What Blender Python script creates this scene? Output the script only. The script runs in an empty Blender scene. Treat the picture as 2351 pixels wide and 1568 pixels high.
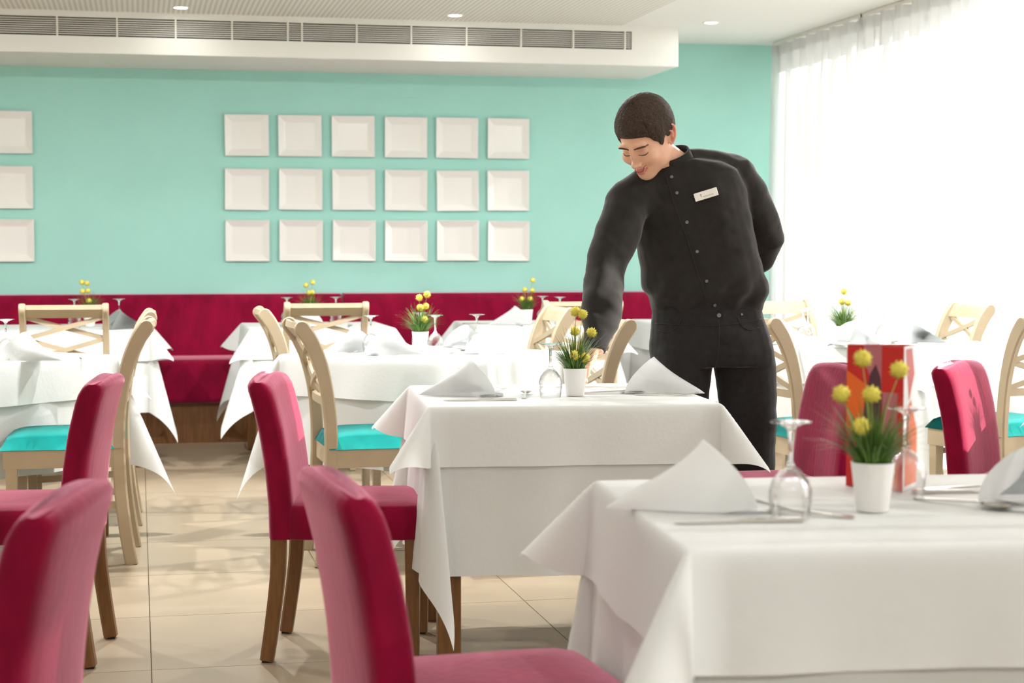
import bpy, bmesh, math, random
from math import sin, cos, pi, radians, sqrt, atan2, exp
from mathutils import Vector, Matrix, noise

scene = bpy.context.scene
C = scene.collection
R = radians

# ---------------------------------------------------------------- camera
YAW = R(12.1)
cam_data = bpy.data.cameras.new('camera')
cam_data.sensor_width = 36.0
cam_data.lens = 36.0 * 4000.0 / 2351.0
cam_data.clip_end = 200
cam_data.dof.use_dof = True
cam_data.dof.focus_distance = 5.7
cam_data.dof.aperture_fstop = 5.0
cam = bpy.data.objects.new('camera', cam_data)
cam.location = (0, 0, 1.235)
cam.rotation_euler = (pi / 2 - math.atan(214 / 4000.0), 0, -YAW)
C.objects.link(cam)
scene.camera = cam

# ---------------------------------------------------------------- world, sun, exposure
world = bpy.data.worlds.new('sky')
scene.world = world
world.use_nodes = True
bg = world.node_tree.nodes['Background']
bg.inputs[0].default_value = (0.96, 0.985, 1.0, 1)
bg.inputs[1].default_value = 1.2
sun_data = bpy.data.lights.new('sun', 'SUN')
sun_data.energy = 4.0
sun_data.angle = R(0.6)
sun_data.color = (1.0, 0.98, 0.95)
sun = bpy.data.objects.new('sun', sun_data)
SUN_DIR = Vector((-0.90, 0.13, -0.36)).normalized()
sun.rotation_euler = SUN_DIR.to_track_quat('-Z', 'Y').to_euler()
sun.location = (12, -2, 6)
C.objects.link(sun)
vs = scene.view_settings
vs.view_transform = 'Standard'
vs.look = 'None'
vs.gamma = 1.0
vs.use_curve_mapping = False
vs.exposure = 1.54
scene.cycles.use_denoising = True
scene.cycles.max_bounces = 10
scene.cycles.transparent_max_bounces = 24
scene.cycles.sample_clamp_indirect = 8.0


# ---------------------------------------------------------------- materials
def srgb(r, g, b):
    f = lambda c: (c / 255 / 12.92) if c / 255 <= 0.04045 else ((c / 255 + 0.055) / 1.055) ** 2.4
    return (f(r), f(g), f(b), 1.0)


def mat(name, col, rough=0.6, spec=0.5, sheen=0.0, sheen_col=None, metallic=0.0, noise_amt=0.0,
        noise_scale=20.0, bump=0.0, bump_scale=200.0, stretch=None, subsurf=0.0, coat=0.0):
    m = bpy.data.materials.new(name)
    m.use_nodes = True
    nt = m.node_tree
    b = nt.nodes['Principled BSDF']
    b.inputs['Base Color'].default_value = col
    b.inputs['Roughness'].default_value = rough
    b.inputs['Specular IOR Level'].default_value = spec
    b.inputs['Metallic'].default_value = metallic
    if coat:
        b.inputs['Coat Weight'].default_value = coat
    if sheen:
        b.inputs['Sheen Weight'].default_value = sheen
        b.inputs['Sheen Roughness'].default_value = 0.4
        if sheen_col:
            b.inputs['Sheen Tint'].default_value = sheen_col
    if subsurf:
        b.inputs['Subsurface Weight'].default_value = subsurf
        b.inputs['Subsurface Radius'].default_value = (0.012, 0.004, 0.002)
        b.inputs['Subsurface Scale'].default_value = 1.0
    tc = None
    if noise_amt or bump:
        tc = nt.nodes.new('ShaderNodeTexCoord')
        src = tc.outputs['Object']
        if stretch:
            mp = nt.nodes.new('ShaderNodeMapping')
            mp.inputs['Scale'].default_value = stretch
            nt.links.new(src, mp.inputs['Vector'])
            src = mp.outputs['Vector']
    if noise_amt:
        n = nt.nodes.new('ShaderNodeTexNoise')
        n.inputs['Scale'].default_value = noise_scale
        n.inputs['Detail'].default_value = 6
        nt.links.new(src, n.inputs['Vector'])
        mr = nt.nodes.new('ShaderNodeMapRange')
        mr.inputs['From Min'].default_value = 0.25
        mr.inputs['From Max'].default_value = 0.75
        mr.inputs['To Min'].default_value = 1 - noise_amt
        mr.inputs['To Max'].default_value = 1 + noise_amt
        nt.links.new(n.outputs['Fac'], mr.inputs['Value'])
        mx = nt.nodes.new('ShaderNodeMix')
        mx.data_type = 'RGBA'
        mx.blend_type = 'MULTIPLY'
        mx.inputs['Factor'].default_value = 1.0
        mx.inputs[6].default_value = col
        nt.links.new(mr.outputs['Result'], mx.inputs[7])
        nt.links.new(mx.outputs[2], b.inputs['Base Color'])
    if bump:
        n2 = nt.nodes.new('ShaderNodeTexNoise')
        n2.inputs['Scale'].default_value = bump_scale
        n2.inputs['Detail'].default_value = 4
        nt.links.new(src, n2.inputs['Vector'])
        bp = nt.nodes.new('ShaderNodeBump')
        bp.inputs['Strength'].default_value = bump
        bp.inputs['Distance'].default_value = 0.01
        nt.links.new(n2.outputs['Fac'], bp.inputs['Height'])
        nt.links.new(bp.outputs['Normal'], b.inputs['Normal'])
    return m


def cloth_mat(name, col, trans=0.18):
    m = mat(name, col, rough=0.9, spec=0.15, bump=0.08, bump_scale=60)
    nt = m.node_tree
    out = nt.nodes['Material Output']
    b = nt.nodes['Principled BSDF']
    t = nt.nodes.new('ShaderNodeBsdfTranslucent')
    t.inputs['Color'].default_value = col
    mx = nt.nodes.new('ShaderNodeMixShader')
    mx.inputs[0].default_value = trans
    nt.links.new(b.outputs[0], mx.inputs[1])
    nt.links.new(t.outputs[0], mx.inputs[2])
    nt.links.new(mx.outputs[0], out.inputs['Surface'])
    return m


def sheer_mat(name, clear):
    m = bpy.data.materials.new(name)
    m.use_nodes = True
    nt = m.node_tree
    nt.nodes.remove(nt.nodes['Principled BSDF'])
    out = nt.nodes['Material Output']
    d = nt.nodes.new('ShaderNodeBsdfDiffuse')
    d.inputs['Color'].default_value = (0.80, 0.80, 0.79, 1)
    t = nt.nodes.new('ShaderNodeBsdfTranslucent')
    t.inputs['Color'].default_value = (0.80, 0.80, 0.79, 1)
    tr = nt.nodes.new('ShaderNodeBsdfTransparent')
    m1 = nt.nodes.new('ShaderNodeMixShader')
    m1.inputs[0].default_value = 0.36
    nt.links.new(d.outputs[0], m1.inputs[1])
    nt.links.new(t.outputs[0], m1.inputs[2])
    m2 = nt.nodes.new('ShaderNodeMixShader')
    m2.inputs[0].default_value = clear
    nt.links.new(m1.outputs[0], m2.inputs[1])
    nt.links.new(tr.outputs[0], m2.inputs[2])
    nt.links.new(m2.outputs[0], out.inputs['Surface'])
    return m


def glass_mat(name, edge=0.5, tint=(1, 1, 1, 1)):
    """thin clear glass: mostly transparent, glossy towards grazing angles"""
    m = bpy.data.materials.new(name)
    m.use_nodes = True
    nt = m.node_tree
    nt.nodes.remove(nt.nodes['Principled BSDF'])
    out = nt.nodes['Material Output']
    g = nt.nodes.new('ShaderNodeBsdfGlossy')
    g.inputs['Roughness'].default_value = 0.03
    tr = nt.nodes.new('ShaderNodeBsdfTransparent')
    tr.inputs['Color'].default_value = tint
    lw = nt.nodes.new('ShaderNodeLayerWeight')
    lw.inputs['Blend'].default_value = edge
    mr = nt.nodes.new('ShaderNodeMapRange')
    mr.inputs['To Min'].default_value = 0.07
    mr.inputs['To Max'].default_value = 0.85
    nt.links.new(lw.outputs['Facing'], mr.inputs['Value'])
    p = nt.nodes.new('ShaderNodeMath')
    p.operation = 'POWER'
    p.inputs[1].default_value = 1.35
    nt.links.new(mr.outputs['Result'], p.inputs[0])
    mx = nt.nodes.new('ShaderNodeMixShader')
    nt.links.new(p.outputs[0], mx.inputs[0])
    nt.links.new(tr.outputs[0], mx.inputs[1])
    nt.links.new(g.outputs[0], mx.inputs[2])
    nt.links.new(mx.outputs[0], out.inputs['Surface'])
    return m


def emit_mat(name, col, s):
    m = bpy.data.materials.new(name)
    m.use_nodes = True
    nt = m.node_tree
    nt.nodes.remove(nt.nodes['Principled BSDF'])
    e = nt.nodes.new('ShaderNodeEmission')
    e.inputs[0].default_value = col
    e.inputs[1].default_value = s
    nt.links.new(e.outputs[0], nt.nodes['Material Output'].inputs['Surface'])
    return m


def dotted_mat(name, col, hole):
    m = mat(name, col, rough=0.8, spec=0.2)
    nt = m.node_tree
    b = nt.nodes['Principled BSDF']
    tc = nt.nodes.new('ShaderNodeTexCoord')
    mp = nt.nodes.new('ShaderNodeMapping')
    mp.inputs['Scale'].default_value = (1 / 0.03, 1 / 0.03, 0)
    nt.links.new(tc.outputs['Object'], mp.inputs['Vector'])
    fr = nt.nodes.new('ShaderNodeVectorMath')
    fr.operation = 'FRACTION'
    nt.links.new(mp.outputs[0], fr.inputs[0])
    ds = nt.nodes.new('ShaderNodeVectorMath')
    ds.operation = 'DISTANCE'
    ds.inputs[1].default_value = (0.5, 0.5, 0)
    nt.links.new(fr.outputs[0], ds.inputs[0])
    lt = nt.nodes.new('ShaderNodeMath')
    lt.operation = 'LESS_THAN'
    lt.inputs[1].default_value = 0.3
    nt.links.new(ds.outputs['Value'], lt.inputs[0])
    mx = nt.nodes.new('ShaderNodeMix')
    mx.data_type = 'RGBA'
    mx.inputs[6].default_value = col
    mx.inputs[7].default_value = hole
    nt.links.new(lt.outputs[0], mx.inputs['Factor'])
    nt.links.new(mx.outputs[2], b.inputs['Base Color'])
    return m


M = {}
M['wall'] = mat('turquoise_paint', (0.40, 0.73, 0.645, 1), 0.85, 0.2, noise_amt=0.03, noise_scale=3)
M['white_paint'] = mat('white_paint', (0.86, 0.85, 0.80, 1), 0.85, 0.2)
M['ceiling_dots'] = dotted_mat('perforated_board', (0.84, 0.82, 0.75, 1), (0.52, 0.50, 0.44, 1))
M['tile'] = mat('beige_tile', (0.37, 0.290, 0.195, 1), 0.36, 0.4, noise_amt=0.10, noise_scale=2.2, bump=0.02, bump_scale=40)
M['grout'] = mat('grout', (0.22, 0.17, 0.115, 1), 0.9, 0.1)
M['dark'] = mat('dark_void', (0.012, 0.012, 0.014, 1), 0.9, 0.1)
M['vent'] = mat('vent_white', (0.88, 0.85, 0.78, 1), 0.5, 0.4)
M['velvet'] = mat('magenta_velvet', (0.225, 0.0012, 0.027, 1), 0.85, 0.1, sheen=1.0, sheen_col=(1.0, 0.44, 0.57, 1),
                  noise_amt=0.30, noise_scale=8, bump=0.12, bump_scale=35, stretch=(1.6, 1.6, 0.7))
M['bench_wood'] = mat('brown_wood', (0.20, 0.085, 0.028, 1), 0.5, 0.4, noise_amt=0.25, noise_scale=9, stretch=(6, 6, 0.6))
M['leg_wood'] = mat('walnut_leg', (0.18, 0.078, 0.020, 1), 0.42, 0.45, noise_amt=0.22, noise_scale=20, stretch=(5, 5, 0.6))
M['pale_wood'] = mat('taupe_painted_wood', (0.47, 0.37, 0.245, 1), 0.5, 0.4, noise_amt=0.06, noise_scale=10)
M['teal'] = mat('teal_velvet', (0.0, 0.33, 0.30, 1), 0.85, 0.15, sheen=0.5, sheen_col=(0.5, 1.0, 1.0, 1), noise_amt=0.12, noise_scale=14)
M['cloth'] = cloth_mat('white_linen', (0.83, 0.84, 0.825, 1))
M['topper'] = cloth_mat('white_linen_top', (0.86, 0.868, 0.85, 1))
M['napkin'] = cloth_mat('napkin_linen', (0.86, 0.868, 0.86, 1), 0.12)
M['china'] = mat('white_china', (0.87, 0.85, 0.80, 1), 0.22, 0.5)
M['ceramic'] = mat('white_pot', (0.90, 0.87, 0.84, 1), 0.35, 0.5)
M['soil'] = mat('soil', (0.05, 0.03, 0.015, 1), 0.95, 0.1)
M['grass'] = mat('green_blades', (0.085, 0.17, 0.022, 1), 0.55, 0.4, noise_amt=0.5, noise_scale=22)
M['stem'] = mat('flower_stem', (0.33, 0.36, 0.10, 1), 0.6, 0.3)
M['yellow'] = mat('yellow_bloom', (0.80, 0.68, 0.12, 1), 0.8, 0.2, noise_amt=0.12, noise_scale=60)
M['glass'] = glass_mat('wine_glass')
sg = bpy.data.materials.new('solid_glass')
sg.use_nodes = True
sg.node_tree.nodes.remove(sg.node_tree.nodes['Principled BSDF'])
gb = sg.node_tree.nodes.new('ShaderNodeBsdfGlass')
gb.inputs['Roughness'].default_value = 0.0
gb.inputs['IOR'].default_value = 1.48
sg.node_tree.links.new(gb.outputs[0], sg.node_tree.nodes['Material Output'].inputs['Surface'])
M['solid_glass'] = sg
M['pane'] = glass_mat('window_glass', edge=0.15)
M['steel'] = mat('steel', (0.62, 0.59, 0.54, 1), 0.22, 0.5, metallic=1.0)
M['black'] = mat('black_rubber', (0.02, 0.018, 0.016, 1), 0.7, 0.2)
M['sheer'] = sheer_mat('sheer_voile', 0.14)
M['frame'] = mat('window_frame', (0.8, 0.8, 0.78, 1), 0.5, 0.4)
M['lamp'] = emit_mat('downlight_glow', (1.0, 0.9, 0.68, 1), 6.0)
M['shirt'] = mat('black_shirt', (0.022, 0.019, 0.017, 1), 0.85, 0.2, sheen=0.25, sheen_col=(0.8, 0.75, 0.7, 1), noise_amt=0.2, noise_scale=30, bump=0.35, bump_scale=14)
M['trousers'] = mat('black_denim', (0.017, 0.0155, 0.0145, 1), 0.85, 0.2, sheen=0.18, noise_amt=0.2, noise_scale=60, bump=0.2, bump_scale=18)
M['button'] = mat('grey_button', (0.16, 0.16, 0.16, 1), 0.3, 0.5)
M['badge'] = mat('white_badge', (0.86, 0.82, 0.74, 1), 0.4, 0.4)
M['badge_ink'] = mat('badge_ink', (0.42, 0.40, 0.38, 1), 0.6, 0.3)
M['skin'] = mat('skin', (0.74, 0.415, 0.275, 1), 0.5, 0.4, noise_amt=0.05, noise_scale=25, subsurf=0.12)
M['lips'] = mat('lips', (0.58, 0.19, 0.15, 1), 0.4, 0.4)
M['ear'] = mat('ear_skin', (0.72, 0.32, 0.22, 1), 0.5, 0.4, subsurf=0.3)
M['hair'] = mat('dark_brown_hair', (0.050, 0.031, 0.019, 1), 0.7, 0.3, noise_amt=0.5, noise_scale=140, bump=0.8, bump_scale=160)
M['brow'] = mat('brow_hair', (0.085, 0.05, 0.03, 1), 0.8, 0.2)
M['lash'] = mat('lash', (0.09, 0.05, 0.035, 1), 0.8, 0.2)
M['eye'] = mat('eye_white', (0.75, 0.7, 0.66, 1), 0.2, 0.5)
M['menu_red'] = mat('menu_red', (0.55, 0.018, 0.012, 1), 0.35, 0.4)
M['menu_orange'] = mat('menu_orange', (0.78, 0.13, 0.015, 1), 0.35, 0.4)
M['menu_mauve'] = mat('menu_mauve', (0.46, 0.14, 0.16, 1), 0.35, 0.4)
M['menu_plum'] = mat('menu_plum', (0.085, 0.028, 0.04, 1), 0.35, 0.4)
M['menu_white'] = mat('menu_white', (0.82, 0.78, 0.76, 1), 0.35, 0.4)
M['tag'] = mat('grey_tag', (0.25, 0.25, 0.25, 1), 0.7, 0.2)
M['stone'] = mat('terrace_stone', (0.32, 0.31, 0.28, 1), 0.8, 0.2, noise_amt=0.1, noise_scale=3)


# ---------------------------------------------------------------- geometry helpers
def obj(name, bm, m, parent=None, smooth=False, angle=None, loc=None, rotz=None):
    me = bpy.data.meshes.new(name)
    bmesh.ops.recalc_face_normals(bm, faces=bm.faces[:])
    bm.to_mesh(me)
    bm.free()
    mats = m if isinstance(m, (list, tuple)) else [m]
    for x in mats:
        me.materials.append(x)
    if smooth:
        for p in me.polygons:
            p.use_smooth = True
        if angle:
            try:
                me.set_sharp_from_angle(angle=R(angle))
            except Exception:
                pass
    o = bpy.data.objects.new(name, me)
    C.objects.link(o)
    if parent is not None:
        o.parent = parent
    if loc is not None:
        o.location = loc
    if rotz is not None:
        o.rotation_euler = (0, 0, rotz)
    return o


def tag(o, label=None, cat=None, group=None, kind=None):
    if label:
        o['label'] = label
    if cat:
        o['category'] = cat
    if group:
        o['group'] = group
    if kind:
        o['kind'] = kind
    return o


def thing(name, label, cat, loc=(0, 0, 0), rotz=0.0, group=None):
    o = bpy.data.objects.new(name, None)
    o.empty_display_size = 0.1
    C.objects.link(o)
    o.location = loc
    o.rotation_euler = (0, 0, rotz)
    return tag(o, label, cat, group)


def struct(name, bm, m, smooth=False):
    o = obj(name, bm, m, None, smooth)
    o['kind'] = 'structure'
    return o


def copy_tree(o, parent=None):
    c = o.copy()
    C.objects.link(c)
    if parent is not None:
        c.parent = parent
    for ch in list(o.children):
        copy_tree(ch, c)
    return c


def bx(bm, x0, x1, y0, y1, z0, z1, bev=0.0, seg=2):
    vs_ = [bm.verts.new(p) for p in ((x0, y0, z0), (x1, y0, z0), (x1, y1, z0), (x0, y1, z0),
                                     (x0, y0, z1), (x1, y0, z1), (x1, y1, z1), (x0, y1, z1))]
    fs = [bm.faces.new([vs_[i] for i in q]) for q in ((0, 3, 2, 1), (4, 5, 6, 7), (0, 1, 5, 4), (1, 2, 6, 5), (2, 3, 7, 6), (3, 0, 4, 7))]
    if bev:
        es = list({e for f in fs for e in f.edges})
        bmesh.ops.bevel(bm, geom=es, offset=bev, segments=seg, profile=0.5, affect='EDGES')
    return bm


def box(x0, x1, y0, y1, z0, z1, bev=0.0, seg=2):
    return bx(bmesh.new(), x0, x1, y0, y1, z0, z1, bev, seg)


def loft(bm, rings, cap=True, closed=True):
    """rings: list of lists of points (same count)"""
    vr = [[bm.verts.new(p) for p in r] for r in rings]
    n = len(vr[0])
    for a, b in zip(vr[:-1], vr[1:]):
        for i in range(n if closed else n - 1):
            j = (i + 1) % n
            bm.faces.new((a[i], a[j], b[j], b[i]))
    if cap and closed:
        bm.faces.new(list(reversed(vr[0])))
        bm.faces.new(vr[-1])
    return vr


def lathe(bm, prof, n=24):
    """prof: list of (r,z); r may be 0 at ends"""
    rows = []
    for r, z in prof:
        if r < 1e-5:
            rows.append([bm.verts.new((0, 0, z))])
        else:
            rows.append([bm.verts.new((r * cos(2 * pi * i / n), r * sin(2 * pi * i / n), z)) for i in range(n)])
    for a, b in zip(rows[:-1], rows[1:]):
        for i in range(n):
            j = (i + 1) % n
            if len(a) == 1 and len(b) == 1:
                continue
            if len(a) == 1:
                bm.faces.new((a[0], b[j], b[i]))
            elif len(b) == 1:
                bm.faces.new((a[i], a[j], b[0]))
            else:
                bm.faces.new((a[i], a[j], b[j], b[i]))
    return bm


def frame_dirs(d):
    d = d.normalized()
    up = Vector((0, 0, 1)) if abs(d.z) < 0.95 else Vector((0, 1, 0))
    s = d.cross(up).normalized()
    u = s.cross(d).normalized()
    return s, u


def tube(bm, pts, rad, n=8, ry=None):
    """round (or elliptical) tube along a polyline; rad scalar or list"""
    pts = [Vector(p) for p in pts]
    rings = []
    ps = None
    for i, p in enumerate(pts):
        a = pts[max(i - 1, 0)]
        b = pts[min(i + 1, len(pts) - 1)]
        s, u = frame_dirs(b - a)
        if ps is not None and s.dot(ps) < 0:
            s, u = -s, -u
        ps = s
        r = rad[i] if isinstance(rad, (list, tuple)) else rad
        q = (ry[i] if isinstance(ry, (list, tuple)) else ry) if ry is not None else r
        rings.append([p + s * (r * cos(2 * pi * k / n)) + u * (q * sin(2 * pi * k / n)) for k in range(n)])
    loft(bm, rings)
    return bm


def bar(bm, a, b, w, t, up=(0, 0, 1)):
    """rectangular bar from a to b, width w (perpendicular to up), thickness t (along up)"""
    a, b, up = Vector(a), Vector(b), Vector(up)
    d = (b - a).normalized()
    s = d.cross(up).normalized()
    u = s.cross(d).normalized()
    rings = []
    for p in (a, b):
        rings.append([p + s * (w / 2) * i + u * (t / 2) * j for i, j in ((-1, -1), (1, -1), (1, 1), (-1, 1))])
    loft(bm, rings)
    return bm


def interp(tab, z):
    """piecewise-smooth interpolation of [(z,val...)]"""
    if z <= tab[0][0]:
        return tab[0][1:]
    for a, b in zip(tab[:-1], tab[1:]):
        if z <= b[0]:
            t = (z - a[0]) / (b[0] - a[0])
            return tuple(x + (y - x) * t for x, y in zip(a[1:], b[1:]))
    return tab[-1][1:]


def catmull(pts, k=6):
    pts = [Vector(p) for p in pts]
    out = []
    n = len(pts)
    for i in range(n - 1):
        p0, p1, p2, p3 = pts[max(i - 1, 0)], pts[i], pts[i + 1], pts[min(i + 2, n - 1)]
        for j in range(k):
            t = j / k
            out.append(0.5 * ((2 * p1) + (p2 - p0) * t + (2 * p0 - 5 * p1 + 4 * p2 - p3) * t * t + (3 * p1 - p0 - 3 * p2 + p3) * t ** 3))
    out.append(pts[-1])
    return out


def uv_grid(f, nu, nv, bm=None):
    bm = bm or bmesh.new()
    g = [[bm.verts.new(f(i / nu, j / nv)) for j in range(nv + 1)] for i in range(nu + 1)]
    for i in range(nu):
        for j in range(nv):
            bm.faces.new((g[i][j], g[i + 1][j], g[i + 1][j + 1], g[i][j + 1]))
    return bm


# ================================================================ THE ROOM
WALL_Y, CEIL, SOF_Y, SOF_Z, SOF_X = 11.77, 2.668, 10.9, 2.412, 3.44
WIN_X = 4.55
X0, Y0 = -5.2, -3.5

struct('wall_back', box(X0, WIN_X + 0.2, WALL_Y, WALL_Y + 0.15, 0, CEIL + 0.2), M['wall'])
struct('wall_left', box(X0 - 0.15, X0, Y0, WALL_Y + 0.15, 0, CEIL + 0.2), M['white_paint'])
struct('ceiling', box(X0, WIN_X + 0.2, Y0, WALL_Y, CEIL, CEIL + 0.12), M['white_paint'])
o = struct('trim_1', box(X0 + 0.1, 3.05, 4.0, SOF_Y, CEIL - 0.004, CEIL), M['ceiling_dots'])
# right hand window wall: pier near the camera, sill kerb, header, frames, panes
struct('wall_right', box(WIN_X, WIN_X + 0.2, Y0, 0.75, 0, CEIL), M['white_paint'])
struct('wall_rear', box(X0 - 0.15, WIN_X + 0.2, Y0 - 0.15, Y0, 0, CEIL + 0.2), M['white_paint'])
bm = bmesh.new()
bx(bm, WIN_X, WIN_X + 0.2, 0.75, WALL_Y, 2.63, CEIL)
bx(bm, WIN_X, WIN_X + 0.2, 11.55, WALL_Y, 0, 2.63)
bx(bm, WIN_X, WIN_X + 0.2, 0.75, 11.55, 0, 0.06)
struct('trim_2', bm, M['white_paint'])
yy = [0.75 + 1.8 * k for k in range(7)]
for i in range(6):
    a, b = yy[i], yy[i + 1]
    bm = bmesh.new()
    for s in (bx(bm, WIN_X + 0.06, WIN_X + 0.11, a, a + 0.05, 0.06, 2.63), bx(bm, WIN_X + 0.06, WIN_X + 0.11, b - 0.05, b, 0.06, 2.63),
              bx(bm, WIN_X + 0.06, WIN_X + 0.11, a, b, 0.06, 0.12), bx(bm, WIN_X + 0.06, WIN_X + 0.11, a, b, 2.57, 2.63)):
        pass
    wn = struct('window_%d' % (i + 1), bm, M['frame'])
    obj('pane', box(WIN_X + 0.08, WIN_X + 0.086, a + 0.05, b - 0.05, 0.12, 2.57), M['pane'], wn)
struct('terrace_ground', box(WIN_X + 0.2, 40, -20, 40, -0.2, -0.04), M['stone'])

# soffit with a recessed slot for the air grille
bm = bmesh.new()
VX0, VX1, VZ0, VZ1 = -2.3, 3.127, 2.514, 2.628
bx(bm, X0, SOF_X, SOF_Y, WALL_Y, SOF_Z, VZ0)
bx(bm, X0, SOF_X, SOF_Y, WALL_Y, VZ1, CEIL)
bx(bm, VX1, SOF_X, SOF_Y, WALL_Y, VZ0, VZ1)
bx(bm, X0, VX0, SOF_Y, WALL_Y, VZ0, VZ1)
bx(bm, VX0, VX1, SOF_Y + 0.16, WALL_Y, VZ0, VZ1)
struct('trim_3', bm, M['white_paint'])
vent = thing('air_vent', 'long white slatted air grille set in the ceiling bulkhead', 'air vent', (0, SOF_Y, VZ0))
obj('recess_shade', box(VX0, VX1, 0.10, 0.158, 0.001, VZ1 - VZ0 - 0.001), M['dark'], vent)  # near-black box paints in the shade of the recess behind the slats
mull = [-2.18, -1.83, -1.49, -1.15, -0.81, -0.461, -0.109, 0.24, 0.58, 0.921, 1.008, 1.348, 1.691, 2.044, 2.397, 2.739, 3.082]
mb = None
for x in mull:
    if mb is None:
        mb = obj('divider', box(-0.005, 0.005, 0.0, 0.03, 0.0, VZ1 - VZ0), M['vent'], vent, loc=(x, 0, 0))
    else:
        c = mb.copy(); C.objects.link(c); c.location = (x, 0, 0)
ends = [VX0] + mull + [VX1]
slat_me = {}
for a, b in zip(ends[:-1], ends[1:]):
    wd = round(b - a - 0.011, 3)
    for k in range(8):
        z = (VZ1 - VZ0) * (k + 1) / 9
        if wd not in slat_me:
            bm = bmesh.new()
            bar(bm, (0.0, 0.012, 0), (wd, 0.012, 0), 0.012, 0.0048, (0, 0, 1))
            s = obj('slat', bm, M['vent'], vent)
            slat_me[wd] = s
            s.location = (a + 0.0055, 0, z)
        else:
            c = slat_me[wd].copy(); C.objects.link(c); c.location = (a + 0.0055, 0, z)

# downlights: the three in view plus unseen fill lamps added to brighten the room
FILL_W = 2.2  # power of the added fill rows nearer the camera
lab3 = {0.265: 'leftmost small round recessed ceiling spotlight before the air grille',
        1.92: 'middle small round recessed ceiling spotlight before the air grille',
        3.57: 'small round recessed ceiling spotlight nearest the curtain'}
ring0 = lens0 = None
lamp_data = bpy.data.lights.new('spot_glow', 'AREA')
lamp_data.shape = 'DISK'
lamp_data.size = 0.08
lamp_data.energy = FILL_W
lamp_data.color = (0.97, 0.985, 1.0)
fill_mid = lamp_data.copy()      # added fill row over the middle of the room, the brightest
fill_mid.energy = 25.0
fill_back = lamp_data.copy()     # added fill row behind the camera
fill_back.energy = 8.5
lamp_wall = lamp_data.copy()     # the row in view before the grille
lamp_wall.energy = 0.35
for gy in (10.63, 7.7, 4.8, 1.9, -1.0):
    for gx in (-3.05, -1.39, 0.265, 1.92, 3.57):
        if gy > 10 and gx in lab3:
            d = thing('ceiling_spot_or_fill', lab3[gx], 'spotlight', (gx, gy, CEIL))
        else:
            d = thing('ceiling_spot_or_fill', 'unseen fill lamp added along the ceiling, outside the picture', 'spotlight', (gx, gy, CEIL))
        d['group'] = 'recessed ceiling spotlights'
        if ring0 is None:
            bm = bmesh.new()
            lathe(bm, [(0.040, -0.006), (0.050, -0.008), (0.054, -0.004), (0.054, 0.0)], 24)
            ring0 = obj('ring', bm, M['vent'], d, True)
            bm = bmesh.new()
            lathe(bm, [(0.0, -0.006), (0.041, -0.006)], 24)
            lens0 = obj('lens', bm, M['lamp'], d)
        else:
            for src in (ring0, lens0):
                c = src.copy(); C.objects.link(c); c.parent = d
        lo_ = bpy.data.objects.new('bulb', fill_back if gy < 0 else fill_mid if 7 < gy < 10 else lamp_wall if gy > 10 else lamp_data)
        C.objects.link(lo_)
        lo_.parent = d
        lo_.location = (0, 0, -0.012)

# floor: slab of grout with separate tiles
floor = struct('floor', box(X0, WIN_X + 0.2, Y0, WALL_Y, -0.1, -0.006), M['grout'])
TX, TY = 0.6435, 0.7555
tile0 = None
for i in range(-3, 8):
    for j in range(-6, 10):
        x = 0.025 + i * TX
        y = 5.16 + j * TY
        if x + TX > WIN_X + 0.15 or y + TY > WALL_Y - 0.02:
            continue
        if tile0 is None:
            tile0 = obj('tile', box(0.0016, TX - 0.0016, 0.0016, TY - 0.0016, -0.006, 0.0), M['tile'], floor)
            t = tile0
        else:
            t = tile0.copy(); C.objects.link(t)
        t.location = (x, y, 0)
bm = bmesh.new()
bx(bm, X0, 0.025 - 3 * TX, Y0, WALL_Y, -0.006, 0)
bx(bm, 0.025 - 3 * TX, WIN_X + 0.2, Y0, 5.16 - 6 * TY, -0.006, 0)
bx(bm, 0.025 + 7 * TX, WIN_X + 0.2, 5.16 - 6 * TY, WALL_Y, -0.006, 0)
bx(bm, 0.025 - 3 * TX, 0.025 + 7 * TX, 5.16 + 8 * TY, WALL_Y, -0.006, 0)
obj('floor_field', bm, M['tile'], floor)

# ---------------------------------------------------------------- sheer curtains
def curtain(y0, y1, label, seed, gather=1.0):
    rnd = random.Random(seed)
    n = int((y1 - y0) / 0.007)
    ph = [rnd.uniform(0, 6.28) for _ in range(6)]
    L = y1 - y0
    def f(u, v):
        y = y0 + u * L
        z = 0.03 + v * (CEIL - 0.06)
        top = v ** 8
        fi = y * 2 * pi / 0.235 + ph[0] + 1.1 * sin(y * 2.3 + ph[1]) + 0.35 * sin(v * 2.2 + y * 3 + ph[5])
        a = (0.062 + 0.018 * sin(y * 4.1 + ph[2])) * (1 - 0.55 * top)
        x = 4.365 + a * sin(fi) + (0.006 + 0.012 * top) * sin(y * 2 * pi / 0.06 + ph[4])
        y -= 0.041 * sin(2 * fi) * (1 - 0.7 * top)       # the folds overlap themselves
        y += 0.010 * sin(v * 5 + y * 9 + ph[5]) * (1 - v)
        return (x, y, z)
    t = thing('sheer_curtain', label, 'curtain', (0, 0, 0))
    o = obj('voile', uv_grid(f, n, 26), M['sheer'], t, True)
    bm = bmesh.new()
    def h(u, v):
        y = y0 + u * L
        x, _, _ = f(u, 1.0)
        return (x - 0.004, y, CEIL - 0.10 + v * 0.075)
    obj('heading_tape', uv_grid(h, n, 2), M['sheer'], t, True)
    obj('rail', box(4.34, 4.37, y0, y1, CEIL - 0.022, CEIL - 0.001), M['vent'], t)
    return t

curtain(10.05, 11.58, 'sheer white curtain panel in the corner against the turquoise wall', 4)
curtain(8.35, 10.07, 'sheer white curtain panel behind the table with three wine glasses', 9)
curtain(5.22, 8.37, 'sheer white curtain panel at the right edge, behind two cross-back chairs', 13)

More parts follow.
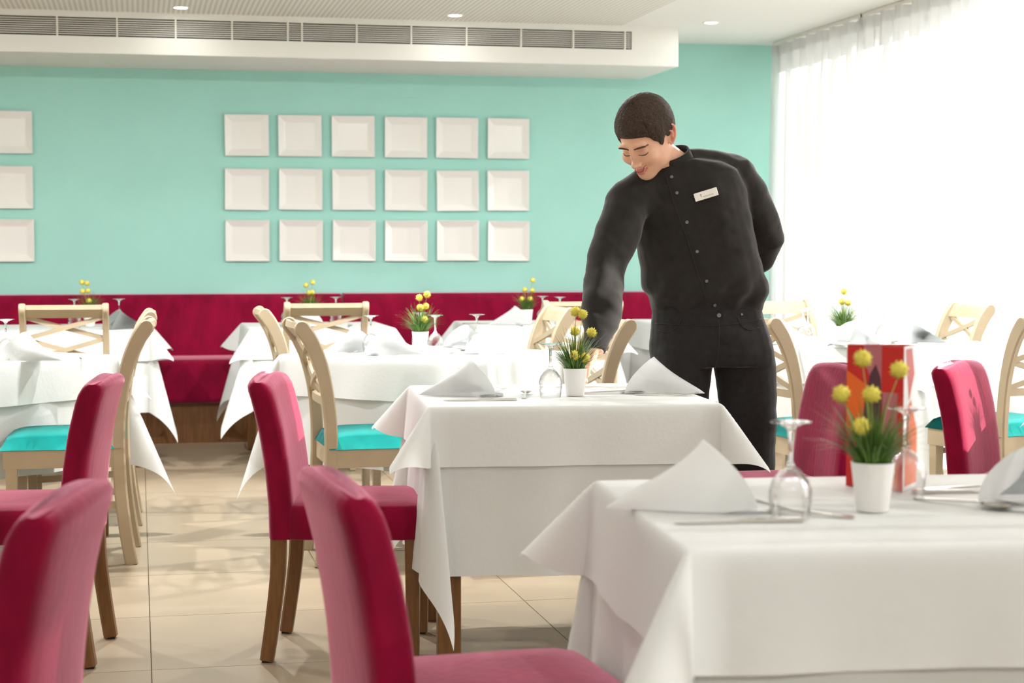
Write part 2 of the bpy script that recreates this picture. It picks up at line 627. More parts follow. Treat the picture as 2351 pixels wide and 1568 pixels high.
curtain(0.7, 4.93, 'sheer white curtain panel running on towards the camera beyond the right picture edge', 21)

# ---------------------------------------------------------------- plates on the wall
def plate_bm(w, h):
    bm = bmesh.new()
    a, b = w / 2, h / 2
    rim = 0.042
    def ring(x, y, d):
        return [(-x, d, -y), (x, d, -y), (x, d, y), (-x, d, y)]
    rings = [ring(a - 0.03, b - 0.03, 0.0), ring(a, b, -0.026), ring(a - 0.003, b - 0.003, -0.030),
             ring(a - rim, b - rim, -0.012), ring(a - rim - 0.008, b - rim - 0.008, -0.010)]
    loft(bm, rings)
    return bm

pm = None
rows = ((1.985, 'top'), (1.628, 'middle'), (1.286, 'bottom'))
cols = [0.715 + 0.3555 * k for k in range(6)]
ordn = ['leftmost', 'second', 'third', 'fourth', 'fifth', 'rightmost']
rnd = random.Random(3)
for z, rn in rows:
    for k, x in enumerate([-0.805] + cols):
        if pm is None:
            o = obj('wall_plate', plate_bm(0.292, 0.276), M['china'])
            pm = o
        else:
            o = pm.copy(); C.objects.link(o)
        o.location = (x + rnd.uniform(-0.003, 0.003), WALL_Y - 0.001, z + rnd.uniform(-0.002, 0.002))
        o.rotation_euler = (0, rnd.uniform(-0.012, 0.012), 0)
        if k == 0:
            tag(o, 'square white plate cut by the left picture edge, %s of its column' % rn, 'plate', 'square plates hung on the turquoise wall')
        else:
            tag(o, 'square white wall plate, %s in the %s row of six' % (ordn[k - 1], rn), 'plate', 'square plates hung on the turquoise wall')

# ---------------------------------------------------------------- banquette
def banquette(x0, x1, label):
    t = thing('banquette_bench', label, 'bench', ((x0 + x1) / 2, WALL_Y, 0))
    t['group'] = 'magenta banquettes along the turquoise wall'
    h = (x1 - x0) / 2 - 0.002
    obj('plinth', box(-h, h, -0.58, -0.02, 0.0, 0.255), M['bench_wood'], t)
    obj('seat', box(-h, h, -0.64, -0.03, 0.256, 0.535, 0.035, 4), M['velvet'], t, True, 40)
    bm = bmesh.new()
    prof = [(-0.02, 0.40), (-0.235, 0.40), (-0.225, 0.50), (-0.165, 0.86), (-0.15, 0.905), (-0.12, 0.932), (-0.02, 0.935)]
    rings = []
    for x, k in ((-h, 0.012), (-h + 0.012, 0.0), (h - 0.012, 0.0), (h, 0.012)):
        rings.append([(x, y + (k if y < -0.05 else 0), z - (k if z > 0.8 else 0)) for y, z in prof])
    loft(bm, rings)
    obj('backrest', bm, M['velvet'], t, True, 35)
    return t

banquette(-3.2, 1.335, 'magenta velvet wall bench, the long section left of the seam')
banquette(1.335, 4.25, 'magenta velvet wall bench, the section behind the man, right of the seam')

# ================================================================ CHAIRS
def ribbon(bm, path, w, t0, side=(0, 1, 0)):
    """solid strip following an xz path: w = in-plane width, t0 = thickness along side (centred)"""
    side = Vector(side)
    pts = [Vector(p) for p in path]
    rings = []
    for i, p in enumerate(pts):
        d = (pts[min(i + 1, len(pts) - 1)] - pts[max(i - 1, 0)]).normalized()
        nrm = d.cross(side).normalized()
        ww = w[i] if isinstance(w, (list, tuple)) else w
        b = min(0.006, ww * 0.25)
        h, k = ww / 2, t0 / 2
        rings.append([p + nrm * a + side * c for a, c in ((-h + b, -k), (h - b, -k), (h, -k + b), (h, k - b), (h - b, k), (-h + b, k), (-h, k - b), (-h, -k + b))])
    loft(bm, rings)
    return bm


STILE = [(-0.255, 0, 0.0), (-0.235, 0, 0.12), (-0.217, 0, 0.28), (-0.21, 0, 0.44), (-0.212, 0, 0.56), (-0.225, 0, 0.68), (-0.25, 0, 0.79), (-0.285, 0, 0.875), (-0.322, 0, 0.930)]
SX = [(p[2], p[0]) for p in STILE]


def sx(z):
    return interp(SX, z)[0]


def cross_chair(name, label):
    t = thing(name, label, 'chair')
    hw = 0.205
    for s in (-1, 1):
        bm = bmesh.new()
        pts = catmull(STILE, 4)
        ws = [0.050 if p.z < 0.7 else 0.050 + 0.010 * min(1, (p.z - 0.7) / 0.2) for p in pts]
        tdir = (pts[-1] - pts[-2]).normalized()
        for ext, ww in ((0.010, 0.054), (0.018, 0.042), (0.022, 0.028), (0.024, 0.010)):
            pts.append(Vector(STILE[-1]) + tdir * ext)
            ws.append(ww)
        ribbon(bm, [(p.x, s * hw, p.z) for p in pts], ws, 0.032)
        lg = obj('rear_leg', bm, M['pale_wood'], t, True, 40)
        obj('glide', box(-0.275, -0.235, s * hw - 0.014, s * hw + 0.014, -0.0, 0.004), M['black'], lg)
    for s in (-1, 1):
        bm = bmesh.new()
        loft(bm, [[(0.195 + a * k, s * 0.195 + b * k, z) for a, b in ((-1, -1), (1, -1), (1, 1), (-1, 1))] for z, k in ((0.004, 0.0165), (0.40, 0.0215))])
        lg = obj('front_leg', bm, M['pale_wood'], t)
        obj('glide', box(0.183, 0.207, s * 0.195 - 0.012, s * 0.195 + 0.012, 0, 0.004), M['black'], lg)
    # top rail: bowed board that rolls back at the top
    prof = [(0.882, 0.009), (0.895, 0.013), (0.91, 0.016), (0.925, 0.018), (0.938, 0.016)]
    rings = []
    for k in range(9):
        y = -hw + 2 * hw * k / 8
        bow = -0.014 * (1 - (y / hw) ** 2)
        front = [(sx(z) + th + bow, y, z) for z, th in prof]
        top = [(sx(0.945) + 0.004 + bow, y, 0.947), (sx(0.945) - 0.010 + bow, y, 0.949)]
        back = [(sx(z) - th + bow, y, z) for z, th in reversed(prof[:-1])]
        rings.append(front + top + back)
    bm = bmesh.new()
    loft(bm, rings)
    obj('top_rail', bm, M['pale_wood'], t, True, 45)
    # two crosses, one above the other, and the lower rail
    for z0, z1 in ((0.775, 0.885), (0.660, 0.770)):
        for s in (-1, 1):
            bm = bmesh.new()
            pts = []
            for k in range(7):
                q = k / 6
                z = z0 + (z1 - z0) * q
                y = s * hw * (2 * q - 1) * 0.95
                pts.append(Vector((sx(z) - 0.014 * (1 - (y / hw) ** 2) + 0.004 * s, y, z)))
            rings = []
            for i, p in enumerate(pts):
                d = (pts[min(i + 1, 6)] - pts[max(i - 1, 0)]).normalized()
                nx = Vector((1, 0, 0))
                u = nx.cross(d).normalized()
                rings.append([p + nx * a + u * b for a, b in ((-0.007, -0.0115), (0.007, -0.0115), (0.007, 0.0115), (-0.007, 0.0115))])
            loft(bm, rings)
            obj('cross_bar', bm, M['pale_wood'], t)
    bm = bmesh.new()
    loft(bm, [[(sx(0.642) - 0.012 * (1 - (y / hw) ** 2) + a, y, 0.642 + b) for a, b in ((-0.009, -0.016), (0.009, -0.016), (0.009, 0.016), (-0.009, 0.016))] for y in [-hw + 2 * hw * k / 6 for k in range(7)]])
    obj('lower_rail', bm, M['pale_wood'], t, True, 40)
    bm = bmesh.new()
    bx(bm, -0.205, 0.225, -0.218, -0.196, 0.385, 0.455)
    bx(bm, -0.205, 0.225, 0.196, 0.218, 0.385, 0.455)
    bx(bm, 0.203, 0.226, -0.196, 0.196, 0.385, 0.455)
    bx(bm, -0.215, -0.19, -0.196, 0.196, 0.385, 0.455)
    obj('seat_frame', bm, M['pale_wood'], t)
    def cu(u, v):
        a, b = 2 * u - 1, 2 * v - 1
        ex = lambda q: max(0.0, 1 - abs(q) ** 6) ** (1 / 3)
        return (0.01 + 0.23 * a, 0.224 * b, 0.457 + 0.058 * ex(a) * ex(b) + 0.008 * (1 - a * a) * (1 - b * b))
    bm = uv_grid(cu, 18, 18)
    bmesh.ops.solidify(bm, geom=bm.faces[:], thickness=0.004)
    obj('seat_cushion', bm, M['teal'], t, True)
    for s in (-1, 1):
        bm = bmesh.new()
        bar(bm, (-0.205, s * 0.2, 0.235), (0.195, s * 0.195, 0.215), 0.016, 0.028)
        obj('side_stretcher', bm, M['pale_wood'], t)
    bm = bmesh.new()
    bar(bm, (0.02, -0.19, 0.225), (0.02, 0.19, 0.225), 0.028, 0.016)
    obj('cross_stretcher', bm, M['pale_wood'], t)
    return t


def velvet_chair(name, label):
    t = thing(name, label, 'chair')
    # backrest: soft slab leaning back, side to side crown
    path = [(-0.185, 0.372), (-0.187, 0.47), (-0.197, 0.58), (-0.214, 0.69), (-0.236, 0.78), (-0.250, 0.822)]
    hw = 0.225
    def slab(u, v):
        # u around section in y, v along height; closed loop in y/x plane
        a = 2 * pi * u
        z = 0.372 + v * (0.838 - 0.372)
        x = interp([(p[1], p[0]) for p in path], z)[0]
        th = 0.040
        n = 7.0
        ca, sa = cos(a), sin(a)
        r = 1.0 / ((abs(ca) ** n + abs(sa) ** n) ** (1 / n))
        yy_ = hw * ca * r
        xx_ = th * sa * r
        cr = 1 - 0.0
        return x + xx_ + 0.012 * (ca * r) ** 2, yy_, z
    bm = bmesh.new()
    rings = []
    nu = 44
    for v in [0, 0.02, 0.1, 0.2, 0.3, 0.4, 0.5, 0.6, 0.7, 0.8, 0.88, 0.93, 0.965, 0.985, 1.0]:
        shrink = 1.0
        if v > 0.9:
            q = (v - 0.9) / 0.1
            shrink = 1 - 0.030 * q ** 2.5
        ring = []
        for i in range(nu):
            x, y, z = slab(i / nu, v)
            xc = interp([(p[1], p[0]) for p in path], z)[0]
            k = 1.0
            if v > 0.9:
                q = (v - 0.9) / 0.1
                k = sqrt(max(0.0, 1 - (0.88 * q ** 1.6) ** 2))
            x = xc + (x - xc) * k
            z += 0.016 * (1 - (y / hw) ** 2) * max(0.0, v - 0.6) / 0.4
            ring.append((x, y * shrink, z))
        rings.append(ring)
    loft(bm, rings)
    obj('backrest', bm, M['velvet'], t, True, 70)
    # seat
    def top(u, v):
        a, b = 2 * u - 1, 2 * v - 1
        return a, b
    bm = bmesh.new()
    rings = []
    for z, k in ((0.372, 0.985), (0.376, 1.0), (0.44, 1.0), (0.458, 0.992), (0.468, 0.975), (0.474, 0.94), (0.479, 0.6), (0.480, 0.05)):
        ring = []
        for i in range(nu):
            a = 2 * pi * i / nu
            ca, sa = cos(a), sin(a)
            n = 9.0
            r = 1.0 / ((abs(ca) ** n + abs(sa) ** n) ** (1 / n))
            ring.append((0.040 + 0.225 * ca * r * k, 0.232 * sa * r * k, z))
        rings.append(ring)
    loft(bm, rings)
    obj('seat', bm, M['velvet'], t, True, 50)
    for s in (-1, 1):
        bm = bmesh.new()
        ribbon(bm, [(p.x, s * 0.198, p.z) for p in catmull([(-0.222, 0, 0.006), (-0.205, 0, 0.12), (-0.188, 0, 0.26), (-0.185, 0, 0.375)], 4)],
               [0.040 + 0.006 * k / 12 for k in range(13)], 0.042)
        lg = obj('rear_leg', bm, M['leg_wood'], t, True, 40)
        obj('glide', box(-0.236, -0.212, s * 0.198 - 0.012, s * 0.198 + 0.012, 0, 0.006), M['black'], lg)
        bm = bmesh.new()
        loft(bm, [[(0.215 + a * k, s * 0.198 + b * k, z) for a, b in ((-1, -1), (1, -1), (1, 1), (-1, 1))] for z, k in ((0.006, 0.018), (0.375, 0.0225))])
        lg = obj('front_leg', bm, M['leg_wood'], t)
        obj('glide', box(0.203, 0.227, s * 0.198 - 0.012, s * 0.198 + 0.012, 0, 0.006), M['black'], lg)
    return t


def place(proto_state, proto, spots, group):
    for i, (x, y, a, lab) in enumerate(spots):
        t = proto if i == 0 else copy_tree(proto)
        t.location = (x, y, 0)
        t.rotation_euler = (0, 0, R(a))
        t['label'] = lab
        t['group'] = group


vc = velvet_chair('velvet_chair', 'x')
place(None, vc, [
    (0.565, 2.97, 4, 'magenta velvet chair in the centre foreground, at the nearest table'),
    (0.625, 5.335, -13, 'magenta velvet chair left of the centre table, near front of the aisle'),
    (-0.352, 2.90, 169, 'magenta velvet chair cut by the bottom left corner, nearest to the camera on the left'),
    (-0.345, 5.45, 172, 'magenta velvet chair at the left, just behind the nearest left one'),
    (2.04, 5.42, 178, 'dark magenta velvet chair half hidden behind the red menu card'),
    (2.90, 5.30, -42, 'magenta velvet chair at the right with sunlight on its backrest'),
], 'magenta velvet dining chairs')

wc = cross_chair('cross_back_chair', 'x')
place(None, wc, [
    (0.925, 6.92, 2, 'taupe cross-back chair seen side-on with a broad teal seat, behind the centre velvet chair'),
    (0.89, 8.30, 0, 'taupe cross-back chair, only its curved back end showing left of the second diamond table'),
    (1.56, 6.80, 183, 'taupe cross-back chair right of the plant, just behind the reaching arm'),
    (1.67, 8.18, 181, 'taupe cross-back chair showing a slanted top rail behind the centre yellow flowers'),
    (-0.285, 7.14, 178, 'taupe cross-back chair with teal seat at the left table, nearest its corner'),
    (-0.27, 8.10, 180, 'taupe cross-back chair at the left table, behind the one with the visible teal seat'),
    (-0.37, 9.42, 90, 'taupe cross-back chair seen from behind at the far left bench table'),
    (0.96, 9.42, 90, 'taupe cross-back chair seen from behind, left of centre at the bench'),
    (2.34, 9.42, 90, 'taupe cross-back chair seen from behind, partly hidden by the reaching arm'),
    (2.81, 6.86, 4, 'taupe cross-back chair right beside the man, left of the window table'),
    (3.40, 8.60, -82, 'taupe cross-back chair facing the camera at the back of the window table'),
    (3.83, 8.20, 178, 'taupe cross-back chair by the curtain with a shiny top rail'),
    (3.62, 6.84, 106, 'taupe cross-back chair cut by the right picture edge'),
], 'taupe cross-back dining chairs with teal seats')


# ================================================================ TABLES AND CLOTHS
TOP = 0.776


def drape(hx, hy, drop, tau, z, seed, wave=0.012, flare=0.05, off=0.0, bias=None):
    rnd = random.Random(seed)
    ph = [rnd.uniform(0, 6.28) for _ in range(8)]
    hx += off; hy += off
    def axis(h):
        inner = [-h + 2 * h * k / 14 for k in range(15)]
        outer = [0.004, 0.010, 0.018, 0.03] + [0.03 + (drop - 0.03) * k / 14 for k in range(1, 15)]
        return [-h - p for p in reversed(outer)] + inner + [h + p for p in outer]
    us, vs_ = axis(hx), axis(hy)
    r = 0.012
    def pos(u, v):
        p, q = max(abs(u) - hx, 0), max(abs(v) - hy, 0)
        s1, s2 = (1 if u > 0 else -1), (1 if v > 0 else -1)
        zz = z + 0.0008 * sin(u * 23 + ph[0]) * sin(v * 19 + ph[1])
        if p == 0 and q == 0:
            return (u, v, zz)
        if q == 0:
            e = r * (1 - exp(-p / r))
            w = wave * (p / drop) * (sin(v * 15 + ph[2]) + 0.6 * sin(v * 27 + ph[3])) * (1 - 0.5 * abs(v / hy) ** 4)
            return (s1 * (hx + e + flare * p + max(w, -0.03 * p)), v, z - (p - e))
        if p == 0:
            e = r * (1 - exp(-q / r))
            w = wave * (q / drop) * (sin(u * 15 + ph[4]) + 0.6 * sin(u * 27 + ph[5])) * (1 - 0.5 * abs(u / hx) ** 4)
            return (u, s2 * (hy + e + flare * q + max(w, -0.03 * q)), z - (q - e))
        rr = sqrt(p * p + q * q)
        fi = atan2(q, p)
        s = sin(2 * fi)
        k = ph[6] if s1 * s2 > 0 else ph[7]
        tt = tau * (0.92 + 0.16 * sin(k + s1 * 2.1 + s2)) * s ** 1.15
        e = r * (1 - exp(-rr / r))
        o_ = (rr - e) * sin(tt) + e + flare * rr * (1 - s)
        az = fi + (0.10 * sin(k + s1) + (bias or {}).get((s1, s2), 0.0)) * s
        # sideways ripple of the folded corner
        return (s1 * (hx + o_ * cos(az)), s2 * (hy + o_ * sin(az)), z - (rr - e) * cos(tt))
    bm = bmesh.new()
    g = [[bm.verts.new(pos(u, v)) for v in vs_] for u in us]
    for i in range(len(us) - 1):
        for j in range(len(vs_) - 1):
            bm.faces.new((g[i][j], g[i + 1][j], g[i + 1][j + 1], g[i][j + 1]))
    return bm


TABLES = {
    'front': (1.275, 2.87, -5, 0.42, 0.39, 'nearest table at the lower right'),
    'mid': (1.28, 5.31, -5, 0.42, 0.39, 'centre table the man is setting'),
    'diamond': (1.22, 7.55, 45, 0.43, 0.43, 'table turned cornerwise behind the centre table'),
    'left': (-0.72, 7.65, 45, 0.43, 0.43, 'table cut by the left picture edge'),
    'window': (3.42, 7.90, 45, 0.43, 0.43, 'table by the sheer curtain'),
    'side': (3.62, 5.20, -5, 0.42, 0.39, 'table beyond the right picture edge'),
    'bench1': (-0.38, 10.40, 0, 0.43, 0.42, 'far left bench table'),
    'bench2': (1.03, 10.38, 0, 0.40, 0.42, 'bench table left of centre'),
    'bench3': (2.34, 10.38, 0, 0.38, 0.42, 'bench table just left of the man'),
    'bench4': (3.50, 10.38, 0, 0.38, 0.42, 'bench table hidden behind the man'),
}
for k, (key, (x, y, a, hx, hy, ds)) in enumerate(TABLES.items()):
    t = thing('dining_table', 'brown wooden table under white cloths: the ' + ds, 'table', (x, y, 0), R(a))
    t['group'] = 'dining tables'
    obj('tabletop', box(-hx + 0.004, hx - 0.004, -hy + 0.004, hy - 0.004, 0.735, TOP - 0.005), M['leg_wood'], t)
    bm = bmesh.new()
    bx(bm, -hx + 0.06, hx - 0.06, -hy + 0.06, hy - 0.06, 0.66, 0.735)
    obj('apron', bm, M['leg_wood'], t)
    lm = None
    for s1 in (-1, 1):
        for s2 in (-1, 1):
            p = (s1 * (hx - 0.05), s2 * (hy - 0.05), 0)
            if lm is None:
                lm = obj('leg', box(-0.034, 0.034, -0.034, 0.034, 0, 0.735, 0.003, 1), M['leg_wood'], t, loc=p)
            else:
                c = lm.copy(); C.objects.link(c); c.location = p
    drop = 0.50 if key in ('front', 'mid') else 0.47
    o = obj('tablecloth', drape(hx, hy, drop, R(13 if key in ('front', 'mid') else 22), TOP - 0.002, 10 + k, 0.014, 0.045, bias={(-1, -1): 1.15} if key == 'mid' else None), M['cloth'], None, True)
    o.location = (x, y, 0); o.rotation_euler = (0, 0, R(a))
    tag(o, 'long white under-cloth on the ' + ds, 'tablecloth', 'long white tablecloths')
    o = obj('table_topper', drape(hx, hy, 0.185 if key != 'front' else 0.20, R(46), TOP + 0.002, 40 + k, 0.006, 0.09, 0.007), M['topper'], None, True)
    o.location = (x, y, 0); o.rotation_euler = (0, 0, R(a))
    tag(o, 'short white top cloth on the ' + ds, 'tablecloth', 'short white top cloths')
    if key == 'left':
        bm = box(-0.016, 0.016, -0.001, 0.001, -0.007, 0.007)
        tg = obj('laundry_tag', bm, M['tag'], o)
        tg.location = (hx + 0.075, -hy - 0.055, TOP - 0.135)
        tg.rotation_euler = (0, 0, R(55))
        tag(tg, 'small grey printed laundry tag')

ZT = TOP + 0.0035


# ================================================================ TABLEWARE
def glass_bm(h=0.165, r=0.036, n=28):
    prof = [(0.0, 0.0), (0.035, 0.0005), (0.0352, 0.0018), (0.022, 0.0045), (0.009, 0.010), (0.0048, 0.018), (0.0038, 0.04), (0.0040, 0.065), (0.008, 0.076),
            (0.020, 0.086), (0.031, 0.100), (0.0365, 0.118), (0.0362, 0.135), (0.0335, 0.152), (0.0315, 0.165), (0.0308, 0.165),
            (0.0327, 0.152), (0.0353, 0.135), (0.0355, 0.118), (0.030, 0.1015), (0.019, 0.088), (0.006, 0.080), (0.0, 0.079)]
    k = h / 0.165
    bm = bmesh.new()
    lathe(bm, [(a * k if k < 1.05 else a * 1.06, b * k) for a, b in prof], n)
    return bm


gl0 = None
def wine_glass(x, y, label, inverted=True, scale=1.0):
    global gl0
    if gl0 is None:
        o = obj('wine_glass', glass_bm(), [M['glass'], M['solid_glass']], None, True, 60)
        for f_ in o.data.polygons:
            if f_.center.z < 0.080:
                f_.material_index = 1
        gl0 = o
    else:
        o = gl0.copy(); C.objects.link(o)
    if inverted:
        o.location = (x, y, ZT + 0.165 * scale)
        o.rotation_euler = (pi, 0, random.uniform(0, 6))
    else:
        o.location = (x, y, ZT)
    o.scale = (scale, scale, scale)
    tag(o, label, 'wine glass', 'wine glasses')
    return o


def napkin_bm(L=0.235, w=0.078, h=0.108, seed=1):
    rnd = random.Random(seed)
    ph = [rnd.uniform(0, 6.28) for _ in range(4)]
    bm = bmesh.new()
    # outer cone: wide arched mouth at -x, tip at +x
    def outer(u, v):
        a = pi * v
        s = u
        k = (1 - s) ** 0.85
        x = -0.06 + L * s + 0.075 * sin(a) ** 1.5 * (1 - s) ** 2   # the mouth slopes back towards the crown
        bulge = 1 + 0.05 * sin(3 * a + ph[0]) * (1 - s)
        y = -w * cos(a) * (k * bulge + 0.02)
        z = h * (sin(a) ** 0.9) * (k + 0.015) + 0.0012
        y += 0.012 * sin(s * 5 + ph[1]) * (1 - s)
        return (x, y, z)
    uv_grid(outer, 16, 20, bm)
    # inner folded layer seen in the mouth
    def inner(u, v):
        a = pi * (0.12 + 0.80 * v)
        s = u * 0.35
        k = (1 - s) ** 0.85 * 0.66
        x = -0.045 + L * s + 0.06 * sin(a)
        y = -w * cos(a) * k + 0.008 * sin(4 * v * pi + ph[2])
        z = h * sin(a) * k * 0.93 + 0.001
        return (x, y, z)
    uv_grid(inner, 6, 14, bm)
    def inner2(u, v):
        a = pi * (0.2 + 0.5 * v)
        s = u * 0.3
        k = (1 - s) * 0.42
        return (-0.035 + L * s + 0.045 * sin(a), -w * cos(a) * k - 0.006, h * sin(a) * k * 0.9 + 0.0015)
    uv_grid(inner2, 4, 10, bm)
    # hem fold lying flat in front of the mouth
    def fold(u, v):
        return (-0.075 + 0.07 * u - 0.012 * sin(pi * v), (2 * v - 1) * w * 0.92, 0.0035 + 0.004 * sin(pi * u) + 0.002 * sin(v * 9 + ph[3]))
    uv_grid(fold, 4, 10, bm)
    bmesh.ops.solidify(bm, geom=bm.faces[:], thickness=0.0016)
    return bm


nap_cache = {}
def napkin(x, y, ang, label, seed=1, scale=1.0):
    if seed not in nap_cache:
        nap_cache[seed] = obj('folded_napkin', napkin_bm(seed=seed), M['napkin'], None, True, 60)
        o = nap_cache[seed]
    else:
        o = nap_cache[seed].copy(); C.objects.link(o)
    o.location = (x, y, ZT)
    o.rotation_euler = (0, 0, R(ang))
    o.scale = (scale, scale, scale)
    tag(o, label, 'napkin', 'folded white napkins')
    return o


def knife_bm():
    bm = bmesh.new()
    loft(bm, [[(x, -wd + c, 0.0), (x, wd + c, 0.0), (x, wd + c, t), (x, -wd + c, t)] for x, wd, t, c in
              ((-0.11, 0.004, 0.004, 0), (-0.105, 0.007, 0.007, 0), (-0.03, 0.0055, 0.006, 0), (0.0, 0.0045, 0.005, 0), (0.01, 0.008, 0.0025, 0.001),
               (0.07, 0.009, 0.002, 0.001), (0.10, 0.007, 0.0016, 0.0), (0.112, 0.002, 0.0012, -0.003))])
    return bm


def fork_bm():
    bm = bmesh.new()
    loft(bm, [[(x, -wd, z), (x, wd, z), (x, wd, z + t), (x, -wd, z + t)] for x, wd, t, z in
              ((-0.10, 0.004, 0.003, 0), (-0.095, 0.007, 0.003, 0), (-0.02, 0.0035, 0.004, 0.003), (0.02, 0.0035, 0.004, 0.005), (0.035, 0.011, 0.0025, 0.004), (0.05, 0.0125, 0.0022, 0.002))])
    for k in range(4):
        y = -0.0108 + 0.0072 * k
        loft(bm, [[(x, y - wd, z), (x, y + wd, z), (x, y + wd, z + 0.002), (x, y - wd, z + 0.002)] for x, wd, z in ((0.049, 0.0019, 0.002), (0.075, 0.0017, 0.004), (0.098, 0.0009, 0.010))])
    return bm


def spoon_bm():
    bm = bmesh.new()
    loft(bm, [[(x, -wd, z), (x, wd, z), (x, wd, z + t), (x, -wd, z + t)] for x, wd, t, z in
              ((-0.10, 0.004, 0.003, 0), (-0.095, 0.0065, 0.003, 0), (-0.02, 0.0033, 0.004, 0.004), (0.03, 0.003, 0.0035, 0.008), (0.045, 0.004, 0.003, 0.008))])
    def bowl(u, v):
        a = 2 * pi * u
        return (0.07 + 0.030 * v * cos(a), 0.0185 * v * sin(a), 0.0015 + 0.0075 * v * v)
    uv_grid(bowl, 20, 5, bm)
    bmesh.ops.remove_doubles(bm, verts=bm.verts[:], dist=0.0002)
    return bm


CUT = {'knife': knife_bm, 'fork': fork_bm, 'spoon': spoon_bm}
cut0 = {}
def cutlery(kind, x, y, ang, label, tilt=0.0):
    if kind not in cut0:
        o = obj('table_' + kind, CUT[kind](), M['steel'], None, True, 45)
        cut0[kind] = o
    else:
        o = cut0[kind].copy(); C.objects.link(o)
    o.location = (x, y, ZT)
    o.rotation_euler = (0, -tilt, R(ang))
    tag(o, label, kind, 'steel cutlery')
    return o


def pot_plant(x, y, label, seed, heads, spread=1.3, group='small potted grass plants with yellow flowers', blades=290):
    rnd = random.Random(seed)
    t = thing('potted_grass', label, 'plant', (x, y, ZT))
    t['group'] = group
    bm = bmesh.new()
    lathe(bm, [(0.0, 0.0), (0.026, 0.0), (0.028, 0.002), (0.0375, 0.083), (0.038, 0.0855), (0.0365, 0.0858), (0.0345, 0.082), (0.033, 0.070), (0.0, 0.070)], 32)
    pot = obj('pot', bm, M['ceramic'], t, True, 50)
    bm = bmesh.new()
    lathe(bm, [(0.0, 0.076), (0.02, 0.077), (0.0335, 0.074)], 20)
    obj('soil', bm, M['soil'], t)
    bm = bmesh.new()
    for k in range(blades):
        a = rnd.uniform(0, 2 * pi)
        r0 = 0.027 * sqrt(rnd.random())
        lean = rnd.uniform(0.05, 0.95) ** 0.8
        ln = rnd.uniform(0.075, 0.150) * (1.05 - 0.20 * lean)
        d = Vector((cos(a), sin(a), 0))
        b0 = d * r0 + Vector((0, 0, 0.072))
        side = Vector((-sin(a), cos(a), 0))
        pts = []
        for i in range(5):
            q = i / 4
            ang = lean * 0.75 * spread * (0.45 + 0.9 * q)
            pts.append(b0 + d * (ln * q * sin(ang)) + Vector((0, 0, ln * q * cos(ang))))
        w = rnd.uniform(0.0013, 0.0023)
        l_, r_ = [], []
        for i, p in enumerate(pts):
            ww = w * (1 - 0.85 * (i / 4) ** 2)
            l_.append(bm.verts.new(p - side * ww)); r_.append(bm.verts.new(p + side * ww))
        for i in range(4):
            bm.faces.new((l_[i], r_[i], r_[i + 1], l_[i + 1]))
    g = obj('grass_blades', bm, M['grass'], t, True)
    g['kind'] = 'stuff'
    for (fx, fy, fz) in heads:
        f = obj('flower', bloom_bm(), M['yellow'], t, True) if 'bloom' not in cut0 else None
        if f is None:
            f = bpy.data.objects.new('flower', cut0['bloom']); C.objects.link(f); f.parent = t
        else:
            cut0['bloom'] = f.data
        f.location = (fx, fy, fz)
        f.rotation_euler = (rnd.uniform(-0.5, 0.5), rnd.uniform(-0.5, 0.5), rnd.uniform(0, 6))
        bm = bmesh.new()
        b0 = Vector((fx * 0.12, fy * 0.12, 0.072)) - Vector((fx, fy, fz))
        m_ = b0 * 0.45 + Vector((-fx * 0.15, -fy * 0.15, 0.0))
        tube(bm, catmull([b0, m_, Vector((0, 0, -0.008))], 5), 0.0009, 5)
        st = obj('flower_stem', bm, M['stem'], t)
        st.location = (fx, fy, fz)
    return t


def bloom_bm():
    bm = bmesh.new()
    bmesh.ops.create_icosphere(bm, subdivisions=3, radius=0.0125)
    rnd = random.Random(5)
    fs = list(bm.faces)
    for i, f in enumerate(fs):
        if i % 3 == 0:
            c = f.calc_center_median()
            n = c.normalized()
            tip = bm.verts.new(c + n * rnd.uniform(0.003, 0.0075) + Vector((rnd.uniform(-1, 1), rnd.uniform(-1, 1), rnd.uniform(-1, 1))) * 0.001)
            vs_ = list(f.verts)
            for a, b in ((0, 1), (1, 2), (2, 0)):
                bm.faces.new((vs_[a], vs_[b], tip))
    # short green cup below
    return bm


# the camera-right / camera-depth directions of the room, to hand out flower positions
RX = Vector((cos(YAW), -sin(YAW), 0)); RD = Vector((sin(YAW), cos(YAW), 0))
def hd(*lst):
    out = []
    for a, z, b in lst:
        v = RX * a + RD * b
        out.append((v.x, v.y, z))
    return out


# ---- nearest table
pot_plant(1.243, 2.81, 'white potted grass with yellow flowers on the nearest table, before the menu', 11,
          hd((-0.060, 0.205, -0.02), (-0.010, 0.205, -0.03), (-0.020, 0.265, 0.0), (0.046, 0.245, 0.01), (-0.030, 0.152, -0.045)), 1.25)
wine_glass(1.071, 2.757, 'upturned wine glass beside the big napkin on the nearest table')
wine_glass(1.372, 2.955, 'upturned wine glass in front of the red menu card')
napkin(0.985, 2.905, 172, 'large white napkin cone at the left end of the nearest table', 1, 1.08)
napkin(1.545, 2.80, 30, 'grey looking rolled napkin cut by the right picture edge', 2, 1.0)
cutlery('knife', 0.975, 2.735, 176, 'knife lying before the napkin on the nearest table')
cutlery('spoon', 1.075, 2.90, 118, 'spoon standing between napkin and wine glass on the nearest table')
cutlery('fork', 1.10, 2.80, 142, 'fork seen through the wine glass on the nearest table')
cutlery('spoon', 1.425, 2.84, -62, 'spoon lying right of the pot on the nearest table')
cutlery('knife', 1.515, 2.985, -8, 'knife lying behind the spoon at the right picture edge')
cutlery('fork', 1.53, 3.02, -6, 'fork lying behind the knife at the right picture edge')

